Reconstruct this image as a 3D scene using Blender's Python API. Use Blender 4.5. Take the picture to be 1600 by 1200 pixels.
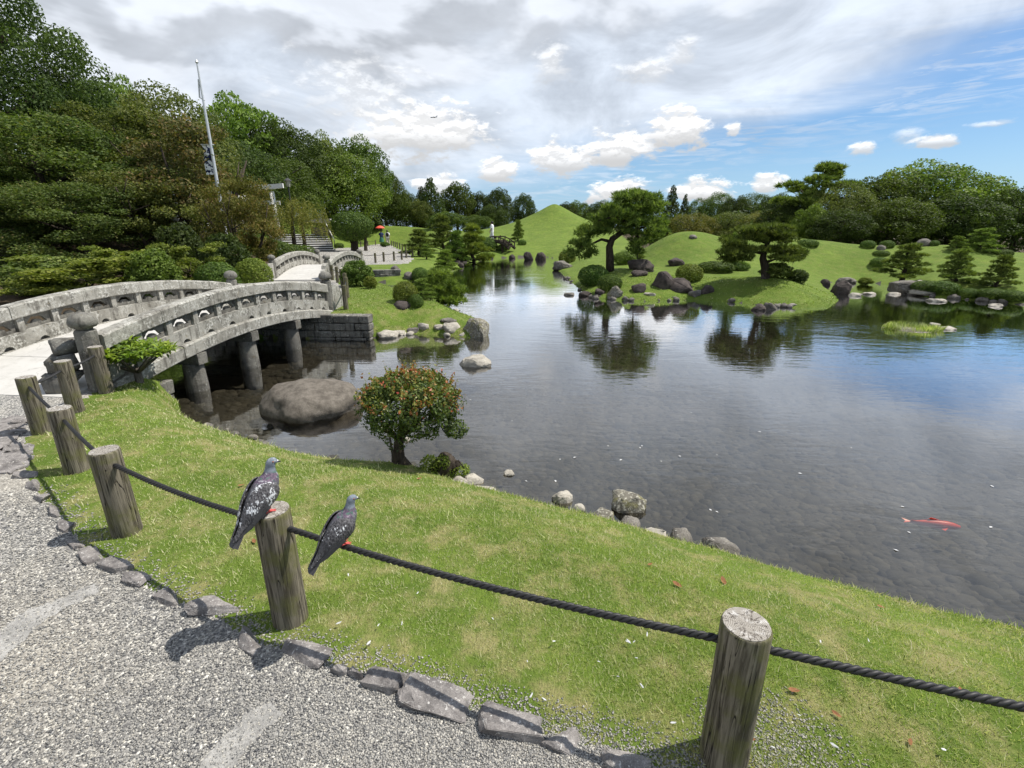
import bpy, bmesh, math, random
import numpy as np
from mathutils import Vector, Matrix, geometry

SC = bpy.context.scene
for _o in list(bpy.data.objects):
    bpy.data.objects.remove(_o)
COL = SC.collection
R = math.radians

# ------------------------------------------------------------------ camera
PITCH = 17.5
CAM_H = 1.6
cam_d = bpy.data.cameras.new('camera')
cam_d.sensor_width = 36.0
cam_d.lens = 760.0 / 1600.0 * 36.0
cam_d.clip_start = 0.05
cam_d.clip_end = 6000
cam = bpy.data.objects.new('camera', cam_d)
COL.objects.link(cam)
cam.location = (0, 0, CAM_H)
cam.rotation_euler = (R(90 - PITCH), 0, 0)
SC.camera = cam

# ------------------------------------------------------------------ exposure
SC.view_settings.view_transform = 'Standard'
SC.view_settings.look = 'None'
SC.view_settings.exposure = 0.32
SC.view_settings.gamma = 1.0
SC.view_settings.use_curve_mapping = False
SC.cycles.use_denoising = True
SC.cycles.use_adaptive_sampling = True
SC.cycles.adaptive_threshold = .02
SC.cycles.max_bounces = 5
SC.cycles.diffuse_bounces = 2
SC.cycles.glossy_bounces = 2
SC.cycles.transmission_bounces = 3
SC.cycles.transparent_max_bounces = 5
SC.cycles.caustics_reflective = False
SC.cycles.caustics_refractive = False
SC.cycles.sample_clamp_indirect = 6.0

# ------------------------------------------------------------------ sun
SUN_EL = 59.0
sun_d = bpy.data.lights.new('sun', 'SUN')
sun_d.energy = 5.0
sun_d.angle = R(0.53)
sun_d.color = (1.0, 0.955, 0.88)
sun = bpy.data.objects.new('sun', sun_d)
COL.objects.link(sun)
_sd = Vector((math.cos(R(SUN_EL)) * math.cos(R(13)), math.cos(R(SUN_EL)) * math.sin(R(13)), math.sin(R(SUN_EL))))
sun.rotation_euler = _sd.to_track_quat('Z', 'Y').to_euler()
sun.location = (20, 0, 40)

# ------------------------------------------------------------------ world: Nishita sky with cloud layers
world = bpy.data.worlds.new('World')
SC.world = world
world.use_nodes = True
class NT:
    """small node-tree writer: methods return output sockets"""
    def __init__(s, tree):
        s.t = tree
        tree.nodes.clear()
    def n(s, typ, **kw):
        nd = s.t.nodes.new(typ)
        for k, v in kw.items():
            setattr(nd, k, v)
        return nd
    def put(s, sock, v):
        if isinstance(v, bpy.types.NodeSocket):
            s.t.links.new(v, sock)
        elif v is not None:
            if isinstance(v, (tuple, list)) and len(v) == 3 and sock.type == 'RGBA':
                v = (*v, 1.0)
            sock.default_value = v
    def m(s, op, a, b=None, c=None, clamp=False):
        nd = s.n('ShaderNodeMath', operation=op, use_clamp=clamp)
        for i, v in enumerate((a, b, c)):
            if v is not None:
                s.put(nd.inputs[i], v)
        return nd.outputs[0]
    def vm(s, op, a, b=None, out=0):
        nd = s.n('ShaderNodeVectorMath', operation=op)
        s.put(nd.inputs[0], a)
        if b is not None:
            s.put(nd.inputs[3] if op == 'SCALE' else nd.inputs[1], b)
        return nd.outputs[out]
    def mix(s, f, a, b, typ='RGBA', blend='MIX'):
        nd = s.n('ShaderNodeMix', data_type=typ, blend_type=blend)
        nd.clamp_factor = True
        i = {'RGBA': (6, 7, 2), 'FLOAT': (2, 3, 0), 'VECTOR': (4, 5, 1)}[typ]
        s.put(nd.inputs[0], f); s.put(nd.inputs[i[0]], a); s.put(nd.inputs[i[1]], b)
        return nd.outputs[i[2]]
    def ramp(s, f, lo, hi, a=0.0, b=1.0, smooth=True):
        nd = s.n('ShaderNodeMapRange', interpolation_type='SMOOTHSTEP' if smooth else 'LINEAR')
        for i, v in enumerate((f, lo, hi, a, b)):
            s.put(nd.inputs[i], v)
        return nd.outputs[0]
    def noise(s, vec, scale, detail=4, rough=.55, dist=0.0, col=False):
        nd = s.n('ShaderNodeTexNoise')
        s.put(nd.inputs['Vector'], vec); nd.inputs['Scale'].default_value = scale
        nd.inputs['Detail'].default_value = detail; nd.inputs['Roughness'].default_value = rough
        nd.inputs['Distortion'].default_value = dist
        return nd.outputs['Color' if col else 'Fac']
    def voro(s, vec, scale, feature='F1', out='Distance', rnd=1.0):
        nd = s.n('ShaderNodeTexVoronoi', feature=feature)
        s.put(nd.inputs['Vector'], vec); nd.inputs['Scale'].default_value = scale
        nd.inputs['Randomness'].default_value = rnd
        return nd.outputs[out]
    def mapping(s, vec, sc=(1, 1, 1), loc=(0, 0, 0), rot=(0, 0, 0)):
        nd = s.n('ShaderNodeMapping')
        s.put(nd.inputs[0], vec)
        nd.inputs['Location'].default_value = loc; nd.inputs['Rotation'].default_value = rot; nd.inputs['Scale'].default_value = sc
        return nd.outputs[0]
    def comb(s, x, y, z=0.0):
        nd = s.n('ShaderNodeCombineXYZ')
        for i, v in enumerate((x, y, z)): s.put(nd.inputs[i], v)
        return nd.outputs[0]
    def bump(s, h, strength=.3, dist=.02, normal=None):
        nd = s.n('ShaderNodeBump')
        s.put(nd.inputs['Height'], h); nd.inputs['Strength'].default_value = strength; nd.inputs['Distance'].default_value = dist
        if normal is not None: s.put(nd.inputs['Normal'], normal)
        return nd.outputs[0]

def px_azel(px, py):
    u, v = (px - 800) / 760, (py - 600) / 760
    c, s = math.cos(R(PITCH)), math.sin(R(PITCH))
    f, up = c - v * s, -(v * c + s)
    return math.atan2(u, f), math.atan2(up, math.hypot(u, f))

def build_world():
    w = NT(world.node_tree)
    sky = w.n('ShaderNodeTexSky', sky_type='NISHITA')
    sky.sun_disc = False
    sky.sun_elevation = R(SUN_EL); sky.sun_rotation = R(77)
    sky.air_density = 1.0; sky.dust_density = 0.7; sky.ozone_density = 1.6
    d = w.n('ShaderNodeTexCoord').outputs['Generated']
    sp = w.n('ShaderNodeSeparateXYZ'); w.put(sp.inputs[0], d)
    x, y, z = sp.outputs
    az = w.m('ARCTAN2', x, y)
    el = w.m('ARCSINE', z)
    # keep az continuous for noise by using the direction itself; stretch clouds along the horizon
    q = w.comb(w.m('MULTIPLY', x, 1.0), y, w.m('MULTIPLY', z, 2.3))
    base = w.mix(1.0, sky.outputs[0], (0.63, 0.82, 1.0), blend='MULTIPLY')
    K = 10.0                                   # background strength is 0.1
    hz = w.ramp(el, 0.0, 0.17)
    base = w.mix(hz, w.mix(.45, base, (4.0, 6.0, 8.8)), base)
    # thin bright upper layer
    n1 = w.noise(w.mapping(q, rot=(0, 0.10, 0), sc=(1, 1, 2.6)), 2.6, 5, .58, .35)
    n2 = w.noise(w.mapping(q, loc=(3.1, 1.7, .4)), 5.0, 5, .6, .5)
    n3 = w.noise(w.mapping(q, sc=(1.2, 1.2, 4.5), rot=(0, -.08, 0), loc=(1.3, 5.2, 2.0)), 11.0, 5, .62, .8)
    line = w.ramp(az, -.15, .75, .06, .24, smooth=False)
    cov = w.m('ADD', w.m('MULTIPLY', w.m('SUBTRACT', el, line), 7.5), w.m('MULTIPLY', w.m('SUBTRACT', n1, .5), 1.5))
    thin = w.ramp(cov, -.28, .55)
    leftside = w.ramp(az, -.02, -.45)
    thin = w.m('MAXIMUM', thin, w.m('MULTIPLY', leftside, .72))
    ripple = w.ramp(n3, .42, .66)
    band = w.m('MULTIPLY', w.ramp(cov, -.95, -.15), w.m('MULTIPLY', ripple, .5))
    thin = w.m('MAXIMUM', thin, band)
    lum = w.m('ADD', w.m('MULTIPLY', w.ramp(n2, .3, .72), .32), .50)
    lum = w.m('ADD', lum, w.m('MULTIPLY', w.ramp(n1, .35, .7), .08))
    thin_c = w.mix(1.0, w.comb(lum, lum, lum), (0.88 * K, 0.955 * K, 1.06 * K), blend='MULTIPLY')
    # the deck breaks up overhead, where the sun shines through unhindered
    opening = w.ramp(w.m('ADD', el, w.m('MULTIPLY', w.m('SUBTRACT', n1, .5), .5)), .58, .98, 1.0, .2)
    c = w.mix(w.m('MULTIPLY', w.m('MULTIPLY', thin, opening), .9), base, thin_c)
    # heavy grey masses at upper left
    g = w.noise(w.mapping(q, loc=(7.3, .2, 1.1)), 3.4, 5, .5, .2)
    gm = w.m('ADD', g, w.m('MULTIPLY', w.ramp(el, .14, .36), .30))
    gm = w.m('ADD', gm, w.ramp(az, .35, -.35, -.12, .15))
    heavy = w.ramp(gm, .60, .80)
    gs = w.noise(w.mapping(q, loc=(7.3, .2, 1.17)), 3.4, 5, .5, .2)
    shade = w.ramp(w.m('SUBTRACT', gs, g), -.05, .06)           # lit from above
    hl = w.m('ADD', .46, w.m('MULTIPLY', w.m('SUBTRACT', 1.0, shade), .46))
    hl = w.m('SUBTRACT', hl, w.m('MULTIPLY', w.ramp(gm, .8, 1.0), .06))
    c = w.mix(w.m('MULTIPLY', w.m('MULTIPLY', heavy, opening), .6), c, w.mix(1.0, w.comb(hl, hl, hl), (.93 * K, .97 * K, 1.04 * K), blend='MULTIPLY'))
    # cumulus heaps
    wn = w.noise(w.mapping(q, sc=(1, 1, 1)), 21.0, 5, .62, .2)
    wn2 = w.noise(w.mapping(q, loc=(0, 0, .018)), 21.0, 5, .62, .2)
    lit = w.ramp(w.m('SUBTRACT', wn2, wn), -.09, .09, 1.0, 0.0)
    heaps = [(660, 205, 110, 45, 1.0), (780, 266, 34, 20, 1.0), (880, 248, 62, 26, .95), (965, 232, 60, 30, 1.0), (1060, 203, 52, 34, 1.0),
             (1146, 203, 16, 14, .9), (862, 100, 30, 44, .62), (1010, 112, 55, 24, .62), (1068, 82, 24, 26, .55), (965, 300, 52, 22, 1.0), (1105, 298, 60, 20, 1.0),
             (1200, 290, 30, 18, .95), (1352, 232, 26, 12, .85), (1465, 219, 40, 11, .85), (1418, 209, 30, 14, .5), (1555, 193, 50, 7, .6),
             (690, 290, 40, 22, .9), (560, 150, 130, 60, .5)]
    for (hx, hy, sx, sy, op) in heaps:
        a0, e0 = px_azel(hx, hy)
        a1, _ = px_azel(hx + sx, hy); _, e1 = px_azel(hx, hy - sy)
        da = w.m('DIVIDE', w.m('SUBTRACT', az, a0), abs(a1 - a0))
        de = w.m('DIVIDE', w.m('SUBTRACT', el, e0), abs(e1 - e0))
        r = w.m('SQRT', w.m('ADD', w.m('MULTIPLY', da, da), w.m('MULTIPLY', de, de)))
        r = w.m('ADD', r, w.m('MULTIPLY', w.m('SUBTRACT', .5, wn), 2.6))
        mask = w.m('MULTIPLY', w.ramp(r, 1.12, .62 if op > .8 else .2), op)
        top = w.ramp(de, -.75, .35)
        br = w.m('ADD', .54, w.m('MULTIPLY', w.m('MULTIPLY', top, w.m('ADD', .35, w.m('MULTIPLY', lit, .65))), .50))
        cc = w.mix(1.0, w.comb(br, br, br), (.975 * K, .985 * K, 1.0 * K), blend='MULTIPLY')
        c = w.mix(mask, c, cc)
    # below the horizon: ground-toned
    c = w.mix(w.ramp(el, -.06, -.005), (1.2, 1.3, 1.0), c)
    bg = w.n('ShaderNodeBackground'); w.put(bg.inputs[0], c); bg.inputs[1].default_value = 0.1
    out = w.n('ShaderNodeOutputWorld'); w.t.links.new(bg.outputs[0], out.inputs[0])
build_world()
world.cycles.sampling_method = 'NONE'      # soft cloudy sky: plain bounces are enough and far quicker

# ------------------------------------------------------------------ helpers: places
_c, _s = math.cos(R(PITCH)), math.sin(R(PITCH))
WATER = -0.45
def ray(px, py):
    u, v = (px - 800) / 760.0, (py - 600) / 760.0
    return u, _c - v * _s, -(v * _c + _s)
def G(px, py, z=0.0):
    """place on the level z seen at a photograph pixel"""
    u, f, up = ray(px, py)
    k = (z - CAM_H) / up
    return (u * k, f * k, z)
def AT(px, py, D):
    """place D metres ahead"""
    u, f, up = ray(px, py)
    return (u / f * D, D, CAM_H + up / f * D)
def depth(x, y, z):
    return y * _c + (CAM_H - z) * _s

# ------------------------------------------------------------------ helpers: objects
def link(name, me, mat=None, parent=None, loc=None, rot=None):
    o = bpy.data.objects.new(name, me)
    COL.objects.link(o)
    if me is not None and mat is not None and not me.materials:
        for mm in (mat if isinstance(mat, (list, tuple)) else [mat]):
            me.materials.append(mm)
    if parent is not None: o.parent = parent
    if loc is not None: o.location = loc
    if rot is not None: o.rotation_euler = rot
    return o
def tag(o, label, cat=None, group=None, kind=None):
    if label: o['label'] = label
    if cat: o['category'] = cat
    if group: o['group'] = group
    if kind: o['kind'] = kind
    return o
def empty(name, loc=(0, 0, 0), rot=(0, 0, 0)):
    o = bpy.data.objects.new(name, None)
    o.empty_display_size = .1
    COL.objects.link(o)
    o.location = loc; o.rotation_euler = rot
    return o
def dup(o, parent=None):
    c = o.copy(); COL.objects.link(c); c.parent = parent
    for ch in list(o.children):
        dup(ch, c)
    return c

def fast_mesh(name, V, F, attr=None, smooth=False):
    """V (n,3), F (m,k) with k constant"""
    me = bpy.data.meshes.new(name)
    V = np.ascontiguousarray(V, dtype=np.float32); F = np.ascontiguousarray(F, dtype=np.int32)
    m, k = F.shape
    me.vertices.add(len(V)); me.vertices.foreach_set('co', V.ravel())
    me.loops.add(m * k); me.loops.foreach_set('vertex_index', F.ravel())
    me.polygons.add(m)
    me.polygons.foreach_set('loop_start', np.arange(0, m * k, k, dtype=np.int32))
    if attr is not None:
        a = me.attributes.new('tint', 'FLOAT', 'POINT')
        a.data.foreach_set('value', np.ascontiguousarray(attr, dtype=np.float32))
    if smooth:
        me.polygons.foreach_set('use_smooth', np.ones(m, dtype=bool))
    me.update(calc_edges=True)
    me.validate()
    return me

class MB:
    """collects verts and faces of one mesh"""
    def __init__(s): s.v = []; s.f = []; s.mi = []
    def add(s, vs, fs, mi=0):
        b = len(s.v); s.v += [tuple(p) for p in vs]; s.f += [tuple(b + i for i in f) for f in fs]; s.mi += [mi] * len(fs)
        return s
    def box(s, c, h, mi=0, rz=0.0):
        cx, cy, cz = c; hx, hy, hz = h
        co, si = math.cos(rz), math.sin(rz)
        vs = [(cx + co * a * hx - si * b * hy, cy + si * a * hx + co * b * hy, cz + d * hz) for d in (-1, 1) for b in (-1, 1) for a in (-1, 1)]
        return s.add(vs, [(0, 2, 3, 1), (4, 5, 7, 6), (0, 1, 5, 4), (2, 6, 7, 3), (0, 4, 6, 2), (1, 3, 7, 5)], mi)
    def tube(s, pts, rad, n=8, caps=True, mi=0):
        P = [Vector(p) for p in pts]
        if not isinstance(rad, (list, tuple)): rad = [rad] * len(P)
        b = len(s.v); prev = None
        for i, p in enumerate(P):
            t = (P[min(i + 1, len(P) - 1)] - P[max(i - 1, 0)]).normalized()
            if prev is None:
                a = t.orthogonal().normalized()
            else:
                a = (prev - t * prev.dot(t)); a = a.normalized() if a.length > 1e-6 else t.orthogonal().normalized()
            prev = a; c = t.cross(a)
            for k in range(n):
                th = 2 * math.pi * k / n
                q = p + (a * math.cos(th) + c * math.sin(th)) * rad[i]
                s.v.append(tuple(q))
        for i in range(len(P) - 1):
            for k in range(n):
                s.f.append((b + i * n + k, b + i * n + (k + 1) % n, b + (i + 1) * n + (k + 1) % n, b + (i + 1) * n + k)); s.mi.append(mi)
        if caps:
            s.f.append(tuple(b + k for k in reversed(range(n)))); s.mi.append(mi)
            e = b + (len(P) - 1) * n
            s.f.append(tuple(e + k for k in range(n))); s.mi.append(mi)
        return s
    def lathe(s, prof, n=16, c=(0, 0, 0), mi=0, sq=None):
        """prof: list of (r, z); sq gives a square-ish section when set"""
        b = len(s.v)
        for (r, z) in prof:
            for k in range(n):
                th = 2 * math.pi * (k + .5) / n
                f = 1.0 / max(abs(math.cos(th)), abs(math.sin(th))) if sq else 1.0
                s.v.append((c[0] + r * f * math.cos(th), c[1] + r * f * math.sin(th), c[2] + z))
        for i in range(len(prof) - 1):
            for k in range(n):
                s.f.append((b + i * n + k, b + i * n + (k + 1) % n, b + (i + 1) * n + (k + 1) % n, b + (i + 1) * n + k)); s.mi.append(mi)
        s.f.append(tuple(b + k for k in reversed(range(n)))); s.mi.append(mi)
        e = b + (len(prof) - 1) * n
        s.f.append(tuple(e + k for k in range(n))); s.mi.append(mi)
        return s
    def mesh(s, name, smooth=False, merge=False):
        me = bpy.data.meshes.new(name)
        me.from_pydata(s.v, [], s.f)
        me.polygons.foreach_set('material_index', s.mi)
        if smooth: me.polygons.foreach_set('use_smooth', [True] * len(s.f))
        me.update()
        return me
    def build(s, name, mat, parent=None, smooth=False, **kw):
        return link(name, s.mesh(name, smooth), mat, parent, **kw)

def sines(P, seed, octaves=4, f0=1.0, gain=.5, ridge=False):
    """cheap smooth pseudo-noise on points (n,3), about -1..1"""
    rg = np.random.default_rng(seed)
    out = np.zeros(len(P)); amp = 1.0; tot = 0.0; f = f0
    for o in range(octaves):
        acc = np.zeros(len(P))
        for k in range(4):
            d = rg.normal(size=3); d /= np.linalg.norm(d)
            acc += np.sin(P @ (d * f * rg.uniform(.7, 1.4)) * 2 * math.pi + rg.uniform(0, 6.28))
        acc /= 2.2
        if ridge: acc = 1 - 2 * np.abs(np.clip(acc, -1, 1))
        out += amp * acc; tot += amp; amp *= gain; f *= 2.03
    return out / tot
# ------------------------------------------------------------------ materials
def new_mat(name):
    m = bpy.data.materials.new(name); m.use_nodes = True
    return m, NT(m.node_tree)
def finish(w, col, rough=.8, normal=None, spec=.3, metallic=0.0):
    b = w.n('ShaderNodeBsdfPrincipled')
    w.put(b.inputs['Base Color'], col); w.put(b.inputs['Roughness'], rough)
    b.inputs['Specular IOR Level'].default_value = spec; b.inputs['Metallic'].default_value = metallic
    if normal is not None: w.put(b.inputs['Normal'], normal)
    o = w.n('ShaderNodeOutputMaterial'); w.t.links.new(b.outputs[0], o.inputs[0])
    return b
def objco(w): return w.n('ShaderNodeTexCoord').outputs['Object']
def geoco(w): return w.n('ShaderNodeNewGeometry').outputs['Position']
def plain(name, col, rough=.7, spec=.3, var=.0, scale=20, bump=0.0, metallic=0.0):
    m, w = new_mat(name)
    c = col; nrm = None
    if var or bump:
        co = objco(w); n = w.noise(co, scale, 5, .6)
        c = w.mix(n, tuple(x * (1 - var) for x in col), tuple(min(1, x * (1 + var)) for x in col))
        if bump: nrm = w.bump(n, bump, .02)
    finish(w, c, rough, nrm, spec, metallic)
    return m
def leaf_mat(name, dark, mid, light, trans=.32, rough=.6, spec=.14, extra=None, objvar=.25):
    """foliage: every leaf its own tint, every plant a slight shift of hue"""
    m, w = new_mat(name)
    if objvar:
        dark, mid, light = [tuple(min(.4, q * 1.14) for q in col) for col in (dark, mid, light)]
    t = w.n('ShaderNodeAttribute', attribute_name='tint').outputs['Fac']
    c = w.mix(w.ramp(t, 0, .5, smooth=False), dark, mid)
    c = w.mix(w.ramp(t, .5, 1, smooth=False), c, light)
    if extra is not None:
        c = w.mix(w.ramp(t, 1.0, 1.5, smooth=False), c, extra)
    oi = w.n('ShaderNodeObjectInfo').outputs['Random']
    hs = w.n('ShaderNodeHueSaturation')
    w.put(hs.inputs['Color'], c)
    w.put(hs.inputs['Hue'], w.m('ADD', .5, w.m('MULTIPLY', w.m('SUBTRACT', oi, .5),   .022 * objvar / .25)))
    w.put(hs.inputs['Value'], w.m('ADD', 1.0, w.m('MULTIPLY', w.m('SUBTRACT', oi, .5), objvar * 1.6)))
    b = w.n('ShaderNodeBsdfPrincipled'); w.put(b.inputs['Base Color'], hs.outputs[0])
    b.inputs['Roughness'].default_value = rough; b.inputs['Specular IOR Level'].default_value = spec
    tr = w.n('ShaderNodeBsdfTranslucent')
    w.put(tr.inputs[0], w.mix(1.0, hs.outputs[0], (1.3, 1.45, .6), blend='MULTIPLY'))
    ms = w.n('ShaderNodeMixShader'); ms.inputs[0].default_value = trans
    w.t.links.new(b.outputs[0], ms.inputs[1]); w.t.links.new(tr.outputs[0], ms.inputs[2])
    o = w.n('ShaderNodeOutputMaterial'); w.t.links.new(ms.outputs[0], o.inputs[0])
    return m
def rock_mat(name, dark, light, spot=(.42, .41, .36), spot_lo=.60, scale=1.0, moss=None):
    m, w = new_mat(name)
    co = objco(w); p = geoco(w)
    n1 = w.noise(p, 5.0 * scale, 8, .62); n2 = w.noise(p, 26 * scale, 6, .65); n3 = w.noise(p, 90 * scale, 4, .6)
    c = w.mix(w.ramp(n1, .3, .7), dark, light)
    c = w.mix(w.ramp(n3, .35, .7, 0, .5), c, tuple(x * .45 for x in dark))
    c = w.mix(w.ramp(n2, spot_lo, spot_lo + .09), c, spot)
    if moss:
        c = w.mix(w.m('MULTIPLY', w.ramp(w.noise(p, 9, 5, .6), .52, .66), .8), c, moss)
    h = w.m('ADD', n1, w.m('ADD', w.m('MULTIPLY', n2, .4), w.m('MULTIPLY', n3, .25)))
    finish(w, c, .88, w.bump(h, .7, .035 / scale), .2)
    return m

M = {}
M['rock'] = rock_mat('river_rock', (.10, .09, .078), (.24, .22, .19))
M['rock_pale'] = rock_mat('pale_rock', (.30, .275, .23), (.50, .46, .39), (.6, .57, .5), .62, 1.6)
M['rock_dark'] = rock_mat('dark_rock', (.045, .037, .034), (.115, .095, .085), (.3, .3, .27), .68)
M['rock_lichen'] = rock_mat('lichen_rock', (.12, .11, .09), (.26, .24, .19), (.45, .43, .36), .52, 1.6, (.16, .15, .06))
M['kerb'] = rock_mat('kerb_rock', (.12, .11, .105), (.33, .305, .285), (.5, .48, .45), .58, 2.6)
M['boulder'] = rock_mat('boulder_rock', (.10, .086, .07), (.205, .18, .15), (.55, .54, .51), .67, 2.4)
M['granite'] = None
def granite(name, a, b_, lichen=(.60, .60, .54), stain=(.085, .078, .066), lo=.50):
    m, w = new_mat(name)
    p = geoco(w)
    big = w.noise(p, 2.3, 6, .6); mid = w.noise(p, 9.0, 7, .66); fin = w.noise(p, 110, 4, .7); sp = w.noise(p, 34, 5, .7)
    c = w.mix(w.ramp(big, .3, .7), a, b_)
    c = w.mix(w.m('MULTIPLY', w.ramp(mid, .50, .68), .8), c, stain)
    run = w.noise(w.mapping(p, sc=(9, 9, .9)), 1.7, 6, .65)
    c = w.mix(w.m('MULTIPLY', w.ramp(run, .50, .68), .7), c, stain)
    c = w.mix(w.m('MULTIPLY', w.ramp(sp, lo, lo + .12), w.ramp(w.noise(p, 5.2, 4, .6), .42, .58)), c, lichen)
    c = w.mix(w.m('MULTIPLY', w.ramp(w.noise(p, 13, 6, .65), .60, .72), .55), c, (.22, .17, .09))
    c = w.mix(w.ramp(fin, .3, .75, 0, .35), c, (.06, .055, .05))
    h = w.m('ADD', w.m('MULTIPLY', mid, .7), w.m('MULTIPLY', fin, .3))
    finish(w, c, .9, w.bump(h, .9, .03), .2)
    return m
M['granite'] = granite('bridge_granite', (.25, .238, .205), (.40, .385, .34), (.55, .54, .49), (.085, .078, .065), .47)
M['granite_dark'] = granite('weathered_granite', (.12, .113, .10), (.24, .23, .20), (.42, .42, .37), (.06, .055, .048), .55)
M['granite_wall'] = granite('wall_granite', (.12, .115, .10), (.30, .285, .25), (.5, .49, .43), (.05, .05, .04), .53)
M['white_stone'] = plain('white_stone', (.62, .61, .58), .8, .2, .12, 9, .2)

def deck_mat():
    m, w = new_mat('deck_concrete')
    p = geoco(w)
    n = w.noise(p, 3, 6, .6); f = w.noise(p, 60, 4, .7)
    c = w.mix(n, (.40, .385, .355), (.56, .545, .51))
    c = w.mix(w.ramp(f, .55, .75, 0, .35), c, (.28, .26, .23))
    c = w.mix(w.ramp(w.noise(p, 7, 6, .7), .5, .72, 0, .45), c, (.30, .285, .25))
    ck = w.voro(w.vm('ADD', p, w.vm('SCALE', w.noise(p, 2.5, 3, col=True), .5)), 1.7, 'DISTANCE_TO_EDGE')
    c = w.mix(w.ramp(ck, .012, .0, 0, .5), c, (.25, .24, .22))
    finish(w, c, .85, w.bump(f, .25, .01), .2)
    return m
M['deck'] = deck_mat()

def gravel_mat():
    m, w = new_mat('gravel')
    p = geoco(w)
    v = w.n('ShaderNodeTexVoronoi'); w.put(v.inputs['Vector'], p); v.inputs['Scale'].default_value = 105
    v2 = w.n('ShaderNodeTexVoronoi'); w.put(v2.inputs['Vector'], p); v2.inputs['Scale'].default_value = 44
    r = w.n('ShaderNodeSeparateColor'); w.put(r.inputs[0], v.outputs['Color'])
    big = w.noise(p, 1.2, 5, .6)
    c = w.mix(r.outputs[0], (.10, .099, .097), (.36, .345, .315))
    c = w.mix(w.ramp(r.outputs[1], .78, .9), c, (.60, .575, .51))
    c = w.mix(w.ramp(r.outputs[2], .82, .9), c, (.07, .07, .075))
    c = w.mix(w.ramp(big, .40, .68, 0, .45), c, (.40, .36, .29))
    c = w.mix(w.ramp(w.noise(p, .8, 5, .65), .58, .72, 0, .5), c, (.40, .385, .35))
    h = w.m('ADD', w.m('MULTIPLY', v.outputs['Distance'], -1.0), w.m('MULTIPLY', v2.outputs['Distance'], -.4))
    finish(w, c, .85, w.bump(h, .9, .006), .25)
    return m
M['gravel'] = gravel_mat()
def grain_mat():
    m, w = new_mat('gravel_grain')
    t = w.n('ShaderNodeAttribute', attribute_name='tint').outputs['Fac']
    cr = w.n('ShaderNodeValToRGB'); w.put(cr.inputs[0], t)
    e = cr.color_ramp.elements
    e[0].position = 0; e[0].color = (.055, .056, .06, 1); e[1].position = 1; e[1].color = (.66, .63, .56, 1)
    for pos, col in ((.3, (.17, .167, .16, 1)), (.55, (.33, .315, .285, 1)), (.75, (.46, .43, .365, 1)), (.88, (.42, .40, .37, 1))):
        q = e.new(pos); q.color = col
    finish(w, cr.outputs[0], .8, None, .25)
    return m
M['grain'] = grain_mat()

def ground_mat():
    m, w = new_mat('lawn_ground')
    p = geoco(w)
    big = w.noise(p, .22, 5, .6); mid = w.noise(p, 1.9, 6, .65); fin = w.noise(p, 34, 5, .7)
    blade = w.noise(w.mapping(p, sc=(1, .5, 1)), 90, 4, .7)
    g = w.mix(w.ramp(mid, .3, .7), (.098, .152, .021), (.172, .235, .036))
    g = w.mix(w.ramp(w.noise(p, .7, 6, .65), .42, .62, 0, .55), g, (.07, .115, .016))
    g = w.mix(w.ramp(big, .35, .7, 0, .55), g, (.13, .19, .027))
    g = w.mix(w.ramp(fin, .3, .75, 0, .5), g, (.06, .11, .015))
    spy = w.n('ShaderNodeSeparateXYZ'); w.put(spy.inputs[0], p)
    worn = w.ramp(spy.outputs[1], 7, 14, .8, .42)
    straw = w.m('MULTIPLY', w.ramp(w.noise(p, 4.3, 7, .68), .44, .66), worn)
    g = w.mix(straw, g, w.mix(w.ramp(spy.outputs[1], 7, 14), (.30, .26, .12), (.17, .18, .05)))
    # bare earth and dry litter under the woods
    wood = w.n('ShaderNodeAttribute', attribute_name='tint').outputs['Fac']
    earth = w.mix(w.ramp(fin, .3, .7), (.035, .026, .016), (.085, .062, .038))
    g = w.mix(w.ramp(w.m('ADD', wood, w.m('MULTIPLY', w.m('SUBTRACT', mid, .5), .4)), .4, .62), g, earth)
    h = w.m('ADD', w.m('MULTIPLY', fin, .6), w.m('MULTIPLY', blade, .4))
    h = w.m('ADD', h, w.m('MULTIPLY', w.noise(p, 1.6, 5, .6), 2.2))
    finish(w, g, .9, w.bump(h, .8, .05), .15)
    return m
M['ground'] = ground_mat()
def bed_mat():
    m, w = new_mat('pond_bed')
    p = geoco(w)
    n = w.noise(p, 1.3, 6, .6); v = w.voro(p, 14); f = w.noise(p, 40, 5, .7)
    c = w.mix(w.ramp(n, .3, .7), (.058, .052, .040), (.135, .122, .098))
    c = w.mix(w.ramp(v, .1, .5, .0, .55), c, (.04, .038, .034))
    c = w.mix(w.ramp(f, .5, .8, 0, .4), c, (.14, .133, .115))
    finish(w, c, .9, w.bump(w.m('ADD', w.m('MULTIPLY', v, -1), f), .6, .03), .2)
    return m
M['bed'] = bed_mat()
M['pebble'] = None
def pebble_mat():
    m, w = new_mat('bed_pebble')
    t = w.n('ShaderNodeAttribute', attribute_name='tint').outputs['Fac']
    c = w.mix(t, (.048, .045, .038), (.108, .10, .084))
    finish(w, w.mix(w.ramp(w.noise(geoco(w), 30, 4), .4, .7, 0, .5), c, (.06, .058, .048)), .85, None, .2)
    return m
M['pebble'] = pebble_mat()

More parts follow.
